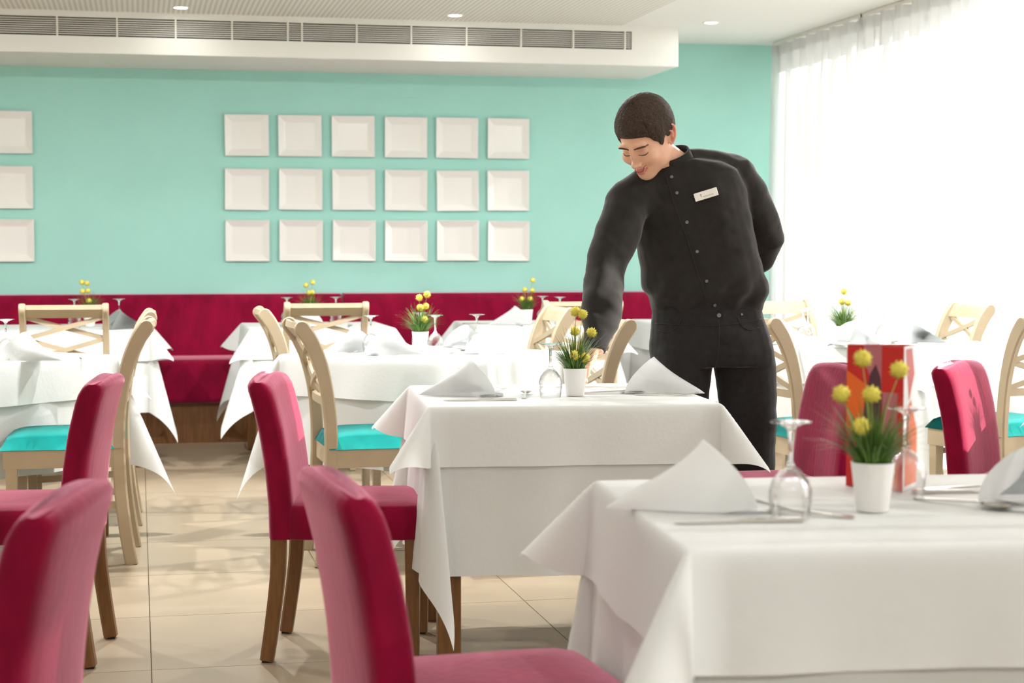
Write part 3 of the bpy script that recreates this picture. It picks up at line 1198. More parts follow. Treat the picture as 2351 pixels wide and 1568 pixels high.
# ---- table just out of the picture on the right, whose napkin and flower shade the sunlit chair
pot_plant(3.38, 5.30, 'white potted grass on the table beyond the right picture edge', 71, hd((-0.01, 0.22, 0.0), (0.03, 0.20, 0.02)), 1.25, blades=150)
napkin(3.34, 5.08, 60, 'napkin cone on the table beyond the right picture edge', 2, 1.05)

# ---- menu stand: three panels folded into an upright prism
mn = thing('menu_card', 'red folded menu card standing on the nearest table', 'menu', (1.385, 3.085, ZT), R(-57))
PW, PH = 0.125, 0.272
A_ = Vector((-PW / 2, -0.03, 0)); B_ = Vector((PW / 2, -0.03, 0)); D_ = Vector((0.03, 0.07, 0))
def panel(a, b, name, m):
    bm = bmesh.new()
    d = (b - a).normalized(); n = Vector((d.y, -d.x, 0)) * 0.0008
    up_ = Vector((0, 0, PH))
    loft(bm, [[a - n, b - n, b + n, a + n], [a - n + up_, b - n + up_, b + n + up_, a + n + up_]])
    return obj(name, bm, m, mn)
p1 = panel(A_, B_, 'front_panel', M['menu_red'])
p2 = panel(B_, D_, 'side_panel', M['menu_white'])
p3 = panel(D_, A_, 'back_panel', M['menu_red'])
def print_on(a, b, poly, m, par, name='print', lift=0.0012):
    """flat printed shape: poly in panel coordinates 0..1 x 0..1"""
    bm = bmesh.new()
    d = (b - a); n = Vector((d.y, -d.x, 0)).normalized() * lift
    f = bm.faces.new([bm.verts.new(a + d * x + n + Vector((0, 0, PH * z))) for x, z in poly])
    ex = bmesh.ops.extrude_face_region(bm, geom=[f])
    bmesh.ops.translate(bm, verts=[v for v in ex['geom'] if isinstance(v, bmesh.types.BMVert)], vec=-n * 0.2)
    return obj(name, bm, m, par)
print_on(A_, B_, [(0.30, 1.0), (0.62, 1.0), (0.62, 0.62), (0.45, 0.75), (0.30, 0.9)], M['menu_mauve'], p1)
print_on(A_, B_, [(0.0, 0.82), (0.45, 0.70), (0.45, 0.30), (0.25, 0.28), (0.0, 0.42)], M['menu_orange'], p1, lift=0.0015)
leaf = [(0.36, 0.28), (0.30, 0.45), (0.33, 0.62), (0.42, 0.80), (0.52, 0.87), (0.60, 0.78), (0.63, 0.62), (0.60, 0.45), (0.50, 0.32)]
print_on(A_, B_, leaf, M['menu_plum'], p1, lift=0.0019)
print_on(A_, B_, [(0.64, 0.68), (0.90, 0.68), (0.90, 0.36), (0.64, 0.30)], M['menu_mauve'], p1, lift=0.0015)
print_on(A_, B_, [(0.45, 0.34), (0.92, 0.30), (0.92, 0.02), (0.45, 0.02)], M['menu_orange'], p1, lift=0.0013)
scr = bmesh.new()
pts = [A_ + (B_ - A_) * (0.55 + 0.33 * k / 40) + Vector((0, -0.0022, PH * (0.115 + 0.022 * sin(k * 1.15) + 0.012 * sin(k * 0.37)))) for k in range(41)]
tube(scr, pts, 0.0007, 5)
obj('script_line', scr, M['menu_white'], p1)
print_on(B_, D_, [(0.1, 0.98), (0.55, 0.98), (0.75, 0.80), (0.35, 0.62)], M['menu_red'], p2)
print_on(B_, D_, [(0.1, 0.55), (0.5, 0.62), (0.95, 0.40), (0.95, 0.03), (0.1, 0.03)], M['menu_orange'], p2)

# ---- centre table
pot_plant(1.318, 5.216, 'white potted grass with yellow flowers on the centre table, under the reaching hand', 23,
          hd((0.001, 0.260, 0.0), (0.022, 0.252, -0.01), (0.0, 0.198, 0.02), (0.050, 0.196, -0.005), (-0.003, 0.128, -0.05), (0.03, 0.12, -0.04)), 1.25)
wine_glass(1.23, 5.175, 'upturned wine glass left of the pot on the centre table')
HELD = (1.43, 5.565)
wine_glass(HELD[0], HELD[1], 'upright wine glass by the man\'s hand behind the centre pot', False, 1.12)
napkin(1.02, 5.30, 172, 'white napkin cone at the left end of the centre table', 3, 1.0)
napkin(1.575, 5.285, -28, 'white napkin cone before the man\'s thighs on the centre table', 4, 1.02)
cutlery('knife', 1.00, 5.115, 172, 'knife lying along the left front edge of the centre table')
cutlery('fork', 1.09, 5.42, 35, 'fork whose tines peek out behind the left napkin of the centre table')
cutlery('spoon', 1.165, 5.24, 75, 'small spoon left of the upturned glass on the centre table')
cutlery('knife', 1.48, 5.50, -8, 'knife at the back edge of the centre table beside the pot')
cutlery('spoon', 1.46, 5.27, -14, 'spoon right of the pot on the centre table')
cutlery('fork', 1.60, 5.17, -25, 'fork in front of the right napkin on the centre table')

# ---- cornerwise table behind it
pot_plant(1.225, 7.66, 'white potted grass with yellow flowers on the cornerwise table behind the centre', 31,
          hd((-0.004, 0.236, 0.0), (0.030, 0.25, 0.01), (0.0, 0.192, -0.02), (0.024, 0.198, 0.0), (0.02, 0.14, -0.03)), 1.25)
wine_glass(0.985, 7.52, 'upturned wine glass above the two left napkins of the cornerwise table')
wine_glass(1.245, 7.80, 'upturned wine glass just behind the pot of the cornerwise table')
wine_glass(1.265, 7.50, 'upturned wine glass just right of the pot of the cornerwise table')
wine_glass(1.46, 7.55, 'upturned wine glass above the two right napkins of the cornerwise table')
napkin(0.935, 7.62, 205, 'shaded napkin cone, leftmost on the cornerwise table', 1, 1.0)
napkin(1.02, 7.40, -20, 'napkin cone left of the pot on the cornerwise table', 2, 1.05)
napkin(1.43, 7.72, 30, 'rolled napkin behind another, right of the pot on the cornerwise table', 3, 1.0)
napkin(1.47, 7.42, -30, 'rightmost napkin cone on the cornerwise table', 4, 1.08)
cutlery('knife', 1.17, 7.30, 10, 'knife before the pot on the cornerwise table')
cutlery('fork', 0.84, 7.50, 30, 'fork at the left corner of the cornerwise table')
cutlery('spoon', 1.36, 7.48, 60, 'spoon between the pot and the right napkins of the cornerwise table')
cutlery('knife', 1.66, 7.50, -40, 'knife near the right corner of the cornerwise table')

# ---- left table
wine_glass(-0.535, 7.43, 'upturned wine glass at the left picture edge')
napkin(-0.47, 7.34, -25, 'white napkin cone on the table at the left picture edge', 4, 1.05)
cutlery('knife', -0.32, 7.55, -30, 'knife right of the napkin on the left table')
cutlery('fork', -0.60, 7.26, -25, 'fork before the napkin on the left table')

# ---- window table
pot_plant(3.29, 7.80, 'white potted grass with yellow flowers against the sheer curtain', 47,
          hd((-0.008, 0.20, 0.0), (0.003, 0.25, 0.0), (0.022, 0.195, 0.0)), 1.25)
wine_glass(3.10, 7.83, 'leftmost upturned wine glass on the window table')
wine_glass(3.20, 8.02, 'second upturned wine glass from the left on the window table')
wine_glass(3.33, 7.68, 'upturned wine glass right of the plant on the window table')
wine_glass(3.53, 7.88, 'rightmost upturned wine glass on the window table')
napkin(2.98, 7.83, -20, 'leftmost napkin cone on the window table, beside the chair', 2, 1.05)
napkin(3.22, 7.57, 12, 'napkin standing before the plant on the window table', 3, 1.05)
napkin(3.62, 7.78, -15, 'rightmost napkin cone on the window table', 1, 1.05)
cutlery('fork', 3.02, 7.68, 30, 'fork at the left corner of the window table')
cutlery('spoon', 3.43, 7.62, 40, 'spoon between the glasses of the window table')
cutlery('knife', 3.72, 7.70, -20, 'knife at the right of the window table')

# ---- bench tables
pot_plant(-0.28, 10.43, 'white potted grass with yellow flowers on the far left bench table', 51,
          hd((-0.042, 0.258, 0), (-0.012, 0.252, 0), (-0.038, 0.205, 0), (-0.008, 0.208, 0), (0.005, 0.15, -0.03)), 1.25, blades=200)
wine_glass(-0.36, 10.28, 'left upturned wine glass on the far left bench table')
wine_glass(-0.11, 10.30, 'right upturned wine glass on the far left bench table')
napkin(-0.12, 10.12, 20, 'napkin behind the chair on the far left bench table', 2)
cutlery('fork', -0.42, 10.10, 80, 'fork on the far left bench table')
pot_plant(1.00, 10.43, 'white potted grass with yellow flowers on the bench table left of centre', 57,
          hd((-0.022, 0.235, 0), (0.018, 0.252, 0), (-0.004, 0.19, 0), (0.014, 0.192, 0)), 1.25, blades=200)
wine_glass(0.86, 10.38, 'left upturned wine glass on the bench table left of centre')
wine_glass(1.155, 10.42, 'right upturned wine glass on the bench table left of centre')
napkin(0.98, 10.22, 160, 'napkin behind the chair on the bench table left of centre', 1)
cutlery('fork', 0.80, 10.12, 85, 'left fork on the bench table left of centre')
cutlery('fork', 1.20, 10.12, 80, 'right fork on the bench table left of centre')
pot_plant(2.30, 10.30, 'white potted grass with yellow flowers on the bench table near the man', 63,
          hd((-0.014, 0.205, 0), (0.035, 0.262, 0), (0.033, 0.2, 0), (-0.03, 0.15, -0.03), (0.02, 0.15, -0.03)), 1.25, blades=200)
wine_glass(2.41, 10.35, 'left upturned wine glass above the chair rail near the reaching arm')
wine_glass(2.47, 10.15, 'right upturned wine glass above the chair rail near the reaching arm')
napkin(2.22, 10.22, 185, 'napkin left of the pot on the bench table near the man', 4)
cutlery('fork', 2.20, 10.04, 85, 'left fork on the bench table near the man')
cutlery('knife', 2.02, 10.35, 10, 'knife at the left edge of the bench table near the man')

# ================================================================ THE MAN
import numpy as np
from mathutils.bvhtree import BVHTree

man_loc = (1.984, 5.916, 0.0)


def J(px, py, d):
    """figure joints: measured across / height / depth -> metres in the figure's own axes"""
    return Vector(((px - 1175.5) * d / 4000.0 - 0.70, d - 6.2, 1.235 - (py - 570) * d / 4000.0))


def ell_ring(c, hw, hd, tilt=0.0, n=28, p=2.3):
    c = Vector(c)
    u = Vector((cos(R(tilt)), 0, sin(R(tilt))))
    out = []
    for k in range(n):
        a = 2 * pi * k / n
        ca, sa = cos(a), sin(a)
        r = 1.0 / ((abs(ca) ** p + abs(sa) ** p) ** (1 / p))
        out.append(c + u * (hw * ca * r) + Vector((0, 1, 0)) * (hd * sa * r))
    return out


def ball(bm, c, r, n=12):
    ret = bmesh.ops.create_icosphere(bm, subdivisions=3, radius=1.0)
    for v in ret['verts']:
        v.co = Vector((v.co.x * r[0], v.co.y * r[1], v.co.z * r[2])) + Vector(c)


def remesh(bm, voxel, smooth_it, name):
    me = bpy.data.meshes.new(name + '_src')
    bmesh.ops.recalc_face_normals(bm, faces=bm.faces[:])
    bm.to_mesh(me); bm.free()
    o = bpy.data.objects.new(name + '_src', me)
    C.objects.link(o)
    md = o.modifiers.new('r', 'REMESH'); md.mode = 'VOXEL'; md.voxel_size = voxel; md.adaptivity = 0
    if smooth_it:
        ms = o.modifiers.new('s', 'SMOOTH'); ms.factor = 0.5; ms.iterations = smooth_it
    dg = bpy.context.evaluated_depsgraph_get()
    dg.update()
    m2 = bpy.data.meshes.new_from_object(o.evaluated_get(dg))
    bpy.data.objects.remove(o); bpy.data.meshes.remove(me)
    m2.name = name
    for p in m2.polygons:
        p.use_smooth = True
    return m2


# ---- head as one smooth surface: blended ellipsoids, sampled along rays from the head centre
def sd_ell(P, c, r):
    q = P - np.array(c)
    r = np.array(r)
    k0 = np.linalg.norm(q / r, axis=1)
    k1 = np.linalg.norm(q / (r * r), axis=1) + 1e-9
    return k0 * (k0 - 1) / k1


def smin(a, b, k):
    h = np.clip(0.5 + 0.5 * (b - a) / k, 0, 1)
    return b + (a - b) * h - k * h * (1 - h)


def smax(a, b, k):
    return -smin(-a, -b, k)


def head_sdf(P):
    d = sd_ell(P, (0, 0.016, 0.030), (0.0765, 0.098, 0.091))
    d = smin(d, sd_ell(P, (0, -0.026, -0.030), (0.062, 0.064, 0.086)), 0.03)          # face
    d = smin(d, sd_ell(P, (0, -0.060, -0.098), (0.024, 0.026, 0.020)), 0.03)          # chin
    for s in (-1, 1):
        d = smin(d, sd_ell(P, (s * 0.046, -0.008, -0.062), (0.020, 0.036, 0.034)), 0.03)   # jaw
        d = smin(d, sd_ell(P, (s * 0.040, -0.066, -0.030), (0.022, 0.020, 0.020)), 0.02)   # cheek
        d = smin(d, sd_ell(P, (s * 0.030, -0.084, 0.021), (0.024, 0.010, 0.0075)), 0.012)  # brow ridge
        d = smax(d, -sd_ell(P, (s * 0.031, -0.101, 0.002), (0.017, 0.017, 0.0115)), 0.010)  # socket
        d = smin(d, sd_ell(P, (s * 0.031, -0.0745, 0.000), (0.0145, 0.0125, 0.0105)), 0.004)  # lid
    # nose
    d = smin(d, sd_ell(P, (0, -0.094, -0.010), (0.0085, 0.012, 0.030)), 0.012)
    d = smin(d, sd_ell(P, (0, -0.106, -0.038), (0.0115, 0.0125, 0.0105)), 0.010)
    for s in (-1, 1):
        d = smin(d, sd_ell(P, (s * 0.012, -0.097, -0.041), (0.0075, 0.010, 0.0075)), 0.006)
    # lips
    d = smin(d, sd_ell(P, (0, -0.091, -0.0655), (0.022, 0.0075, 0.0052)), 0.004)
    d = smin(d, sd_ell(P, (0, -0.089, -0.0765), (0.019, 0.0075, 0.0058)), 0.004)
    return d


NA, NE = 200, 130
dirs = []
for j in range(NE + 1):
    el = -pi / 2 + pi * j / NE
    for i in range(NA):
        az = 2 * pi * i / NA - pi
        dirs.append((cos(el) * sin(az), -cos(el) * cos(az), sin(el)))
dirs = np.array(dirs)
CEN = np.array((0.0, -0.012, -0.005))
lo = np.full(len(dirs), 0.02); hi = np.full(len(dirs), 0.20)
for _ in range(26):
    mid = (lo + hi) / 2
    v = head_sdf(CEN + dirs * mid[:, None])
    lo = np.where(v < 0, mid, lo); hi = np.where(v < 0, hi, mid)
HR = ((lo + hi) / 2).reshape(NE + 1, NA)


def hrad(az, el):
    """radius of the head in a direction (degrees)"""
    i = (az + 180) / 360 * NA % NA
    j = min(max((el + 90) / 180 * NE, 0), NE - 0.001)
    i0, j0 = int(i) % NA, int(j)
    fi, fj = i - int(i), j - j0
    i1 = (i0 + 1) % NA
    return (HR[j0, i0] * (1 - fi) + HR[j0, i1] * fi) * (1 - fj) + (HR[j0 + 1, i0] * (1 - fi) + HR[j0 + 1, i1] * fi) * fj


def hpt(az, el, extra=0.0):
    r = hrad(az, el) + extra
    a, e = R(az), R(el)
    return Vector((CEN[0] + r * cos(e) * sin(a), CEN[1] - r * cos(e) * cos(a), CEN[2] + r * sin(e)))


HEAD_YAW, HEAD_PITCH, HEAD_ROLL, HEAD_S = R(-37), R(36), R(0), 1.06
HEAD_C = J(1481, 317, 5.97)
HM = Matrix.Translation(HEAD_C) @ Matrix.Rotation(HEAD_YAW, 4, 'Z') @ Matrix.Rotation(HEAD_ROLL, 4, 'Y') @ Matrix.Rotation(HEAD_PITCH, 4, 'X') @ Matrix.Scale(HEAD_S, 4)
HMI = HM.inverted()


def head_bm(bm, extra=None):
    bot = bm.verts.new(HM @ hpt(0, -90)); topv = bm.verts.new(HM @ hpt(0, 90))
    rows = []
    for j in range(1, NE):
        rows.append([bm.verts.new(HM @ hpt(360 * i / NA - 180, -90 + 180 * j / NE)) for i in range(NA)])
    for a, b in zip(rows[:-1], rows[1:]):
        for i in range(NA):
            k = (i + 1) % NA
            bm.faces.new((a[i], a[k], b[k], b[i]))
    for i in range(NA):
        k = (i + 1) % NA
        bm.faces.new((bot, rows[0][k], rows[0][i]))
        bm.faces.new((topv, rows[-1][i], rows[-1][k]))


def ear_bm(bm, s):
    """shell shaped ear: rim tube, concave body, lobe"""
    base = Vector((s * 0.0735, 0.012, -0.006))
    out = Vector((s * 0.42, 0.60, 0.0)).normalized()      # direction the flap leans: outwards and back
    upv = Vector((0, 0.12, 0.99))
    def P(a, b, c=0.0):
        return HM @ (base + out * a + upv * b + Vector((s, -0.5, 0)) * c)
    rim = [(0.0, 0.020), (0.010, 0.030), (0.022, 0.031), (0.030, 0.021), (0.0305, 0.006), (0.026, -0.010), (0.017, -0.022), (0.008, -0.030), (0.001, -0.026)]
    tube(bm, catmull([P(a, b, 0.002) for a, b in rim], 4), [0.0042 * HEAD_S] * 33, 8)
    rings = []
    for sc, th in ((0.2, 0.0035), (0.6, 0.004), (1.0, 0.0035)):
        pass
    bmv = [P(a * 0.98, b * 0.98, -0.001) for a, b in rim]
    bmw = [P(a * 0.98, b * 0.98, -0.006) for a, b in rim]
    loft(bm, [bmw, bmv])
    tube(bm, catmull([P(0.006, 0.016, 0.002), P(0.014, 0.013, 0.002), P(0.018, 0.002, 0.002), P(0.013, -0.010, 0.002)], 4), 0.0032 * HEAD_S, 8)


bm = bmesh.new()
head_bm(bm)
ear_bm(bm, 1); ear_bm(bm, -1)
# neck
tube(bm, [HM @ Vector((0, 0.022, -0.035)), HM @ Vector((0, 0.030, -0.085)), J(1541, 380, 6.06), J(1550, 425, 6.09)], [0.058, 0.060, 0.0645, 0.072], 20)
# trunk and limbs inside the clothes
loft(bm, [ell_ring(J(px, py, d), hw, hd, t) for px, py, d, hw, hd, t in (
    (1634, 815, 6.22, 0.10, 0.07, 0), (1628, 760, 6.22, 0.165, 0.10, 0), (1622, 690, 6.22, 0.155, 0.095, 0), (1606, 600, 6.19, 0.165, 0.10, 7),
    (1590, 530, 6.15, 0.175, 0.105, 11), (1575, 470, 6.12, 0.18, 0.105, 14), (1560, 425, 6.09, 0.15, 0.08, 15), (1551, 395, 6.07, 0.08, 0.06, 15))])
RA = [(1440, 465, 6.02), (1418, 530, 5.97), (1394, 600, 5.92), (1382, 660, 5.87), (1379, 720, 5.81), (1374, 765, 5.76), (1367, 808, 5.732)]
LA = [(1690, 405, 6.17), (1722, 450, 6.21), (1748, 505, 6.27), (1762, 545, 6.33), (1740, 590, 6.41), (1705, 622, 6.44), (1672, 640, 6.43)]
tube(bm, [J(1480, 455, 6.05)] + [J(*p) for p in RA], [0.05, 0.055, 0.050, 0.045, 0.043, 0.040, 0.032, 0.028], 14)
tube(bm, [J(1650, 410, 6.17)] + [J(*p) for p in LA], [0.05, 0.055, 0.048, 0.044, 0.043, 0.038, 0.031, 0.028], 14)
RL = [(1570, 790, 6.20), (1566, 850, 6.19), (1560, 960, 6.19), (1556, 1080, 6.20), (1553, 1200, 6.22), (1552, 1330, 6.24)]
LL = [(1702, 790, 6.24), (1713, 860, 6.23), (1722, 960, 6.23), (1727, 1080, 6.24), (1730, 1200, 6.26), (1731, 1330, 6.28)]
for L_ in (RL, LL):
    tube(bm, [J(*p) for p in L_], [0.085, 0.085, 0.072, 0.055, 0.05, 0.038], 14)


def finger(bm, pts, r0, r1):
    pts = catmull(pts, 4)
    n = len(pts)
    tube(bm, pts, [r0 + (r1 - r0) * i / (n - 1) for i in range(n)], 8)
    ball(bm, pts[-1], (r1, r1, r1))


# right hand closing round the stem of the glass
hs = Vector((-0.468, -0.459, 0.0))
wr = J(1365, 806, 5.732)
kn = wr + Vector((-0.022, 0.010, -0.062))
loft(bm, [ell_ring(wr + Vector((0, 0, 0.012)), 0.022, 0.028, 0, 14), ell_ring((wr + kn) / 2, 0.017, 0.037, 0, 14), ell_ring(kn, 0.014, 0.040, 0, 14)])
for k, (oy, ln, dz) in enumerate(((-0.033, 0.95, 0.0), (-0.011, 1.05, -0.002), (0.011, 1.0, -0.001), (0.031, 0.8, 0.004))):
    a = kn + Vector((0, oy, 0.006))
    b = kn + Vector((-0.012 * ln, oy * 0.9, -0.026 * ln + dz))
    c = Vector((hs.x + 0.012, hs.y + oy * 0.7 + 0.004, kn.z - 0.040 * ln + dz))
    d = Vector((hs.x - 0.010, hs.y + oy * 0.65 + 0.008, kn.z - 0.030 * ln + dz))
    finger(bm, [a, b, c, d], 0.0092, 0.0074)
finger(bm, [wr + Vector((-0.004, -0.024, -0.018)), wr + Vector((-0.020, -0.036, -0.042)), Vector((hs.x + 0.014, hs.y - 0.034, kn.z - 0.016)), Vector((hs.x - 0.006, hs.y - 0.018, kn.z - 0.020))], 0.0115, 0.0085)
# left hand behind the back
wl = J(1672, 640, 6.43)
dl = Vector((-0.9, 0.05, -0.2)).normalized()
pl = wl + dl * 0.085
loft(bm, [ell_ring(wl, 0.02, 0.026, 90, 14), ell_ring((wl + pl) / 2, 0.036, 0.015, 90, 14), ell_ring(pl, 0.040, 0.014, 90, 14)])
for oz, ln in ((0.030, 0.9), (0.010, 1.05), (-0.010, 1.0), (-0.030, 0.8)):
    a = pl + Vector((0.008, 0, oz))
    finger(bm, [a, a + dl * 0.03 * ln, a + dl * 0.052 * ln + Vector((0, 0.010, 0)), a + dl * 0.064 * ln + Vector((0, 0.024, 0))], 0.0090, 0.0072)
finger(bm, [wl + dl * 0.02 + Vector((0, 0, 0.024)), wl + dl * 0.045 + Vector((0, 0.01, 0.046)), wl + dl * 0.070 + Vector((0, 0.016, 0.054))], 0.0110, 0.0085)

me = remesh(bm, 0.003, 2, 'person')
for m_ in (M['skin'], M['lips'], M['ear']):
    me.materials.append(m_)
for p in me.polygons:
    q = HMI @ p.center
    if q.y < -0.07 and abs(q.x) < 0.026 and -0.0835 < q.z - 3.0 * q.x * q.x * 3 < -0.0605:
        w_ = 0.0115 * (1 - (q.x / 0.027) ** 2) + 0.001
        if abs(q.z + 0.0712 - 9 * q.x * q.x) < w_:
            p.material_index = 1
    if abs(q.x) > 0.0775 and -0.05 < q.z < 0.05 and q.y > -0.005:
        p.material_index = 2
man = bpy.data.objects.new('person', me)
C.objects.link(man)
man.location = man_loc
man.rotation_euler = (0, 0, -YAW)
tag(man, 'man in black shirt and trousers leaning over the centre table to set a glass', 'person')

# ---- hair: cropped shell over the skull
def hairline(az):
    a = abs(az)
    return interp([(0, 37.0), (25, 36.0), (42, 33.0), (52, 27.5), (60, 16.0), (66, 11.0), (71, 7.0), (75, -4.0), (80, -8.0), (86, -6.0), (92, 3.0), (100, 8.0), (109, 0.0), (116, -20.0), (140, -33.0), (180, -36.0)], a)[0]

bm = bmesh.new()
NA2, NE2 = 180, 90
outer, inner = {}, {}
def hair_th(az, el):
    d = el - hairline(az)
    base = 0.003 + 0.0145 * min(1.0, max(0.0, d) / 34.0) ** 0.8
    if abs(az) < 50:
        base += 0.007 * min(1.0, max(0.0, d) / 9.0)
    n_ = noise.noise(Vector((az * 0.11, el * 0.13, 3.1))) * 0.0016 + noise.noise(Vector((az * 0.5, el * 0.6, 7.7))) * 0.0012
    return base + n_
for i in range(NA2):
    az = 360 * i / NA2 - 180
    h0 = hairline(az)
    for j in range(NE2 + 1):
        el = h0 + (90 - h0) * (j / NE2)
        outer[i, j] = bm.verts.new(HM @ hpt(az, el, hair_th(az, el)))
    inner[i] = bm.verts.new(HM @ hpt(az, h0, -0.003))
for i in range(NA2):
    k = (i + 1) % NA2
    for j in range(NE2):
        bm.faces.new((outer[i, j], outer[k, j], outer[k, j + 1], outer[i, j + 1]))
    bm.faces.new((inner[i], inner[k], outer[k, 0], outer[i, 0]))
bmesh.ops.remove_doubles(bm, verts=bm.verts[:], dist=0.0002)
o = obj('hair', bm, M['hair'], man, True)
tag(o, 'short cropped dark brown hair')

for s in (-1, 1):
    bm = bmesh.new()
    pts, rr_ = [], []
    for k in range(13):
        q = k / 12
        pts.append(HM @ hpt(s * (7 + (36 if s > 0 else 26) * q), 12.5 + 5.5 * sin(q * pi * 0.72) - 3.0 * q, 0.0006))
        rr_.append((0.0012 + 0.0019 * sin(pi * min(1, 0.15 + q * 0.85)) ) * HEAD_S)
    tube(bm, pts, rr_, 8)
    obj('eyebrow', bm, M['brow'], man, True)
    bm = bmesh.new()
    pts = [HM @ hpt(s * (11 + 25 * k / 10), -3.2 - 3.2 * sin(pi * k / 10) + 1.0 * k / 10, 0.0004) for k in range(11)]
    tube(bm, pts, [0.0006 + 0.0011 * sin(pi * (k + 1) / 12) for k in range(11)], 6)
    obj('eyelashes', bm, M['lash'], man, True)
bm = bmesh.new()
pts = [HM @ (lambda v: Vector((v.x, v.y, v.z)))(hpt(-19 + 38 * k / 14, -37.2 + 4.5 * ((k - 7) / 7) ** 2, 0.0003)) for k in range(15)]
tube(bm, pts, [0.0005 + 0.0007 * sin(pi * (k + 0.5) / 15) for k in range(15)], 6)
obj('lip_line', bm, M['lash'], man, True)

# ---- shirt
bm = bmesh.new()
loft(bm, [ell_ring(J(px, py, d), hw, hd, t) for px, py, d, hw, hd, t in (
    (1622, 716, 6.22, 0.192, 0.125, 0), (1621, 700, 6.22, 0.198, 0.13, 1), (1619, 676, 6.21, 0.216, 0.146, 2), (1616, 655, 6.21, 0.221, 0.150, 4), (1607, 600, 6.19, 0.212, 0.145, 7), (1592, 530, 6.15, 0.210, 0.14, 11),
    (1576, 470, 6.12, 0.214, 0.14, 14), (1564, 425, 6.09, 0.198, 0.115, 15.5), (1556, 396, 6.075, 0.150, 0.09, 15.5), (1551, 376, 6.065, 0.085, 0.072, 15))])
ball(bm, J(1442, 462, 6.02), (0.080, 0.078, 0.078))
ball(bm, J(1684, 402, 6.20), (0.080, 0.08, 0.076))
tube(bm, [J(1570, 385, 6.09), J(1625, 385, 6.14), J(1684, 400, 6.20)], [0.062, 0.066, 0.074], 18)
tube(bm, [J(1535, 395, 6.07), J(1490, 425, 6.04), J(1442, 460, 6.02)], [0.06, 0.066, 0.074], 18)
tube(bm, [J(1490, 452, 6.05)] + [J(*p) for p in RA], [0.075, 0.080, 0.076, 0.071, 0.073, 0.067, 0.050, 0.040], 20)
tube(bm, [J(1640, 405, 6.16)] + [J(*p) for p in LA], [0.075, 0.076, 0.068, 0.065, 0.064, 0.058, 0.050, 0.042], 20)
me = remesh(bm, 0.0065, 10, 'shirt')
# creases: long soft folds, stronger near elbows and waist
vn_ = [v.normal.copy() for v in me.vertices]
co_ = []
for v, nv in zip(me.vertices, vn_):
    p = v.co.copy()
    n_ = noise.noise(Vector((p.x * 7 + p.z * 3, p.y * 5, p.z * 5 - p.x * 4))) * 0.010
    n_ += noise.noise(Vector((p.x * 16 + 3, p.y * 12, p.z * 18 + p.x * 10))) * 0.005
    low = max(0.0, 1 - abs(p.z - 1.06) / 0.12)
    n_ += 0.006 * low * sin(p.x * 70 + 2 * sin(p.z * 20))
    if p.x < -0.33 and p.z < 1.3:
        n_ += 0.005 * max(0.0, noise.noise(Vector((p.x * 9 + 5, p.y * 9, p.z * 26 + p.x * 18))))
    co_.extend(p + nv * n_)
me.vertices.foreach_set('co', co_)
me.update()
me.materials.append(M['shirt'])
shirt = bpy.data.objects.new('shirt', me)
C.objects.link(shirt); shirt.parent = man
bvh = BVHTree.FromPolygons([v.co[:] for v in me.vertices], [p.vertices[:] for p in me.polygons])


def on_front(px, py, tree, d0=5.95, lift=0.0):
    """point on the garment's front where a line from the front at that height and side meets it"""
    a = J(px, py, d0)
    for _ in range(4):
        hit = tree.ray_cast(Vector((a.x, -1.2, a.z)), Vector((0, 1, 0)))
        if hit[0] is None:
            return a, Vector((0, -1, 0))
        a = J(px, py, hit[0].y + 6.2)
    return hit[0] + hit[1] * lift, hit[1]


# stand collar round the neck
c0, c1 = J(1545, 379, 6.062), J(1536, 352, 6.045)
ax = (c1 - c0).normalized()
su, sv = frame_dirs(ax)
bm = bmesh.new()
rings = []
for q, rr_, h in ((0.0, 0.076, -0.3), (0.3, 0.0745, 0.0), (0.75, 0.070, 0.7), (1.0, 0.068, 1.0), (1.0, 0.0645, 1.0), (0.6, 0.066, 0.4), (0.2, 0.070, -0.1)):
    rings.append([c0 + ax * (0.042 * h) + su * (rr_ * cos(2 * pi * k / 32)) + sv * (rr_ * sin(2 * pi * k / 32)) for k in range(32)])
loft(bm, rings, cap=False)
obj('collar', bm, M['shirt'], shirt, True)

# placket and buttons
pk = [(1541, 402), (1553, 443), (1576, 510), (1600, 577), (1622, 645), (1640, 698)]
fine = catmull([(a, b, 0) for a, b in pk], 6)
for side, nm in ((-14, 'placket_edge'),):
    bm = bmesh.new()
    tube(bm, [on_front(p.x + side, p.y, bvh, lift=0.001)[0] for p in fine], 0.0018, 6)
    obj(nm, bm, M['shirt'], shirt, True)
bt0 = None
for px, py in ((1541, 407), (1553, 443), (1576, 510), (1600, 577), (1622, 645), (1641, 700)):
    p, n_ = on_front(px, py, bvh, lift=0.0016)
    if bt0 is None:
        bm = bmesh.new()
        lathe(bm, [(0.0, 0.0012), (0.003, 0.0012), (0.0045, 0.0022), (0.0056, 0.0018), (0.0058, 0.0), (0.0, -0.001)], 16)
        b = obj('button', bm, M['button'], shirt, True)
        bt0 = b
    else:
        b = bt0.copy(); C.objects.link(b)
    b.location = p
    b.rotation_euler = n_.to_track_quat('Z', 'Y').to_euler()

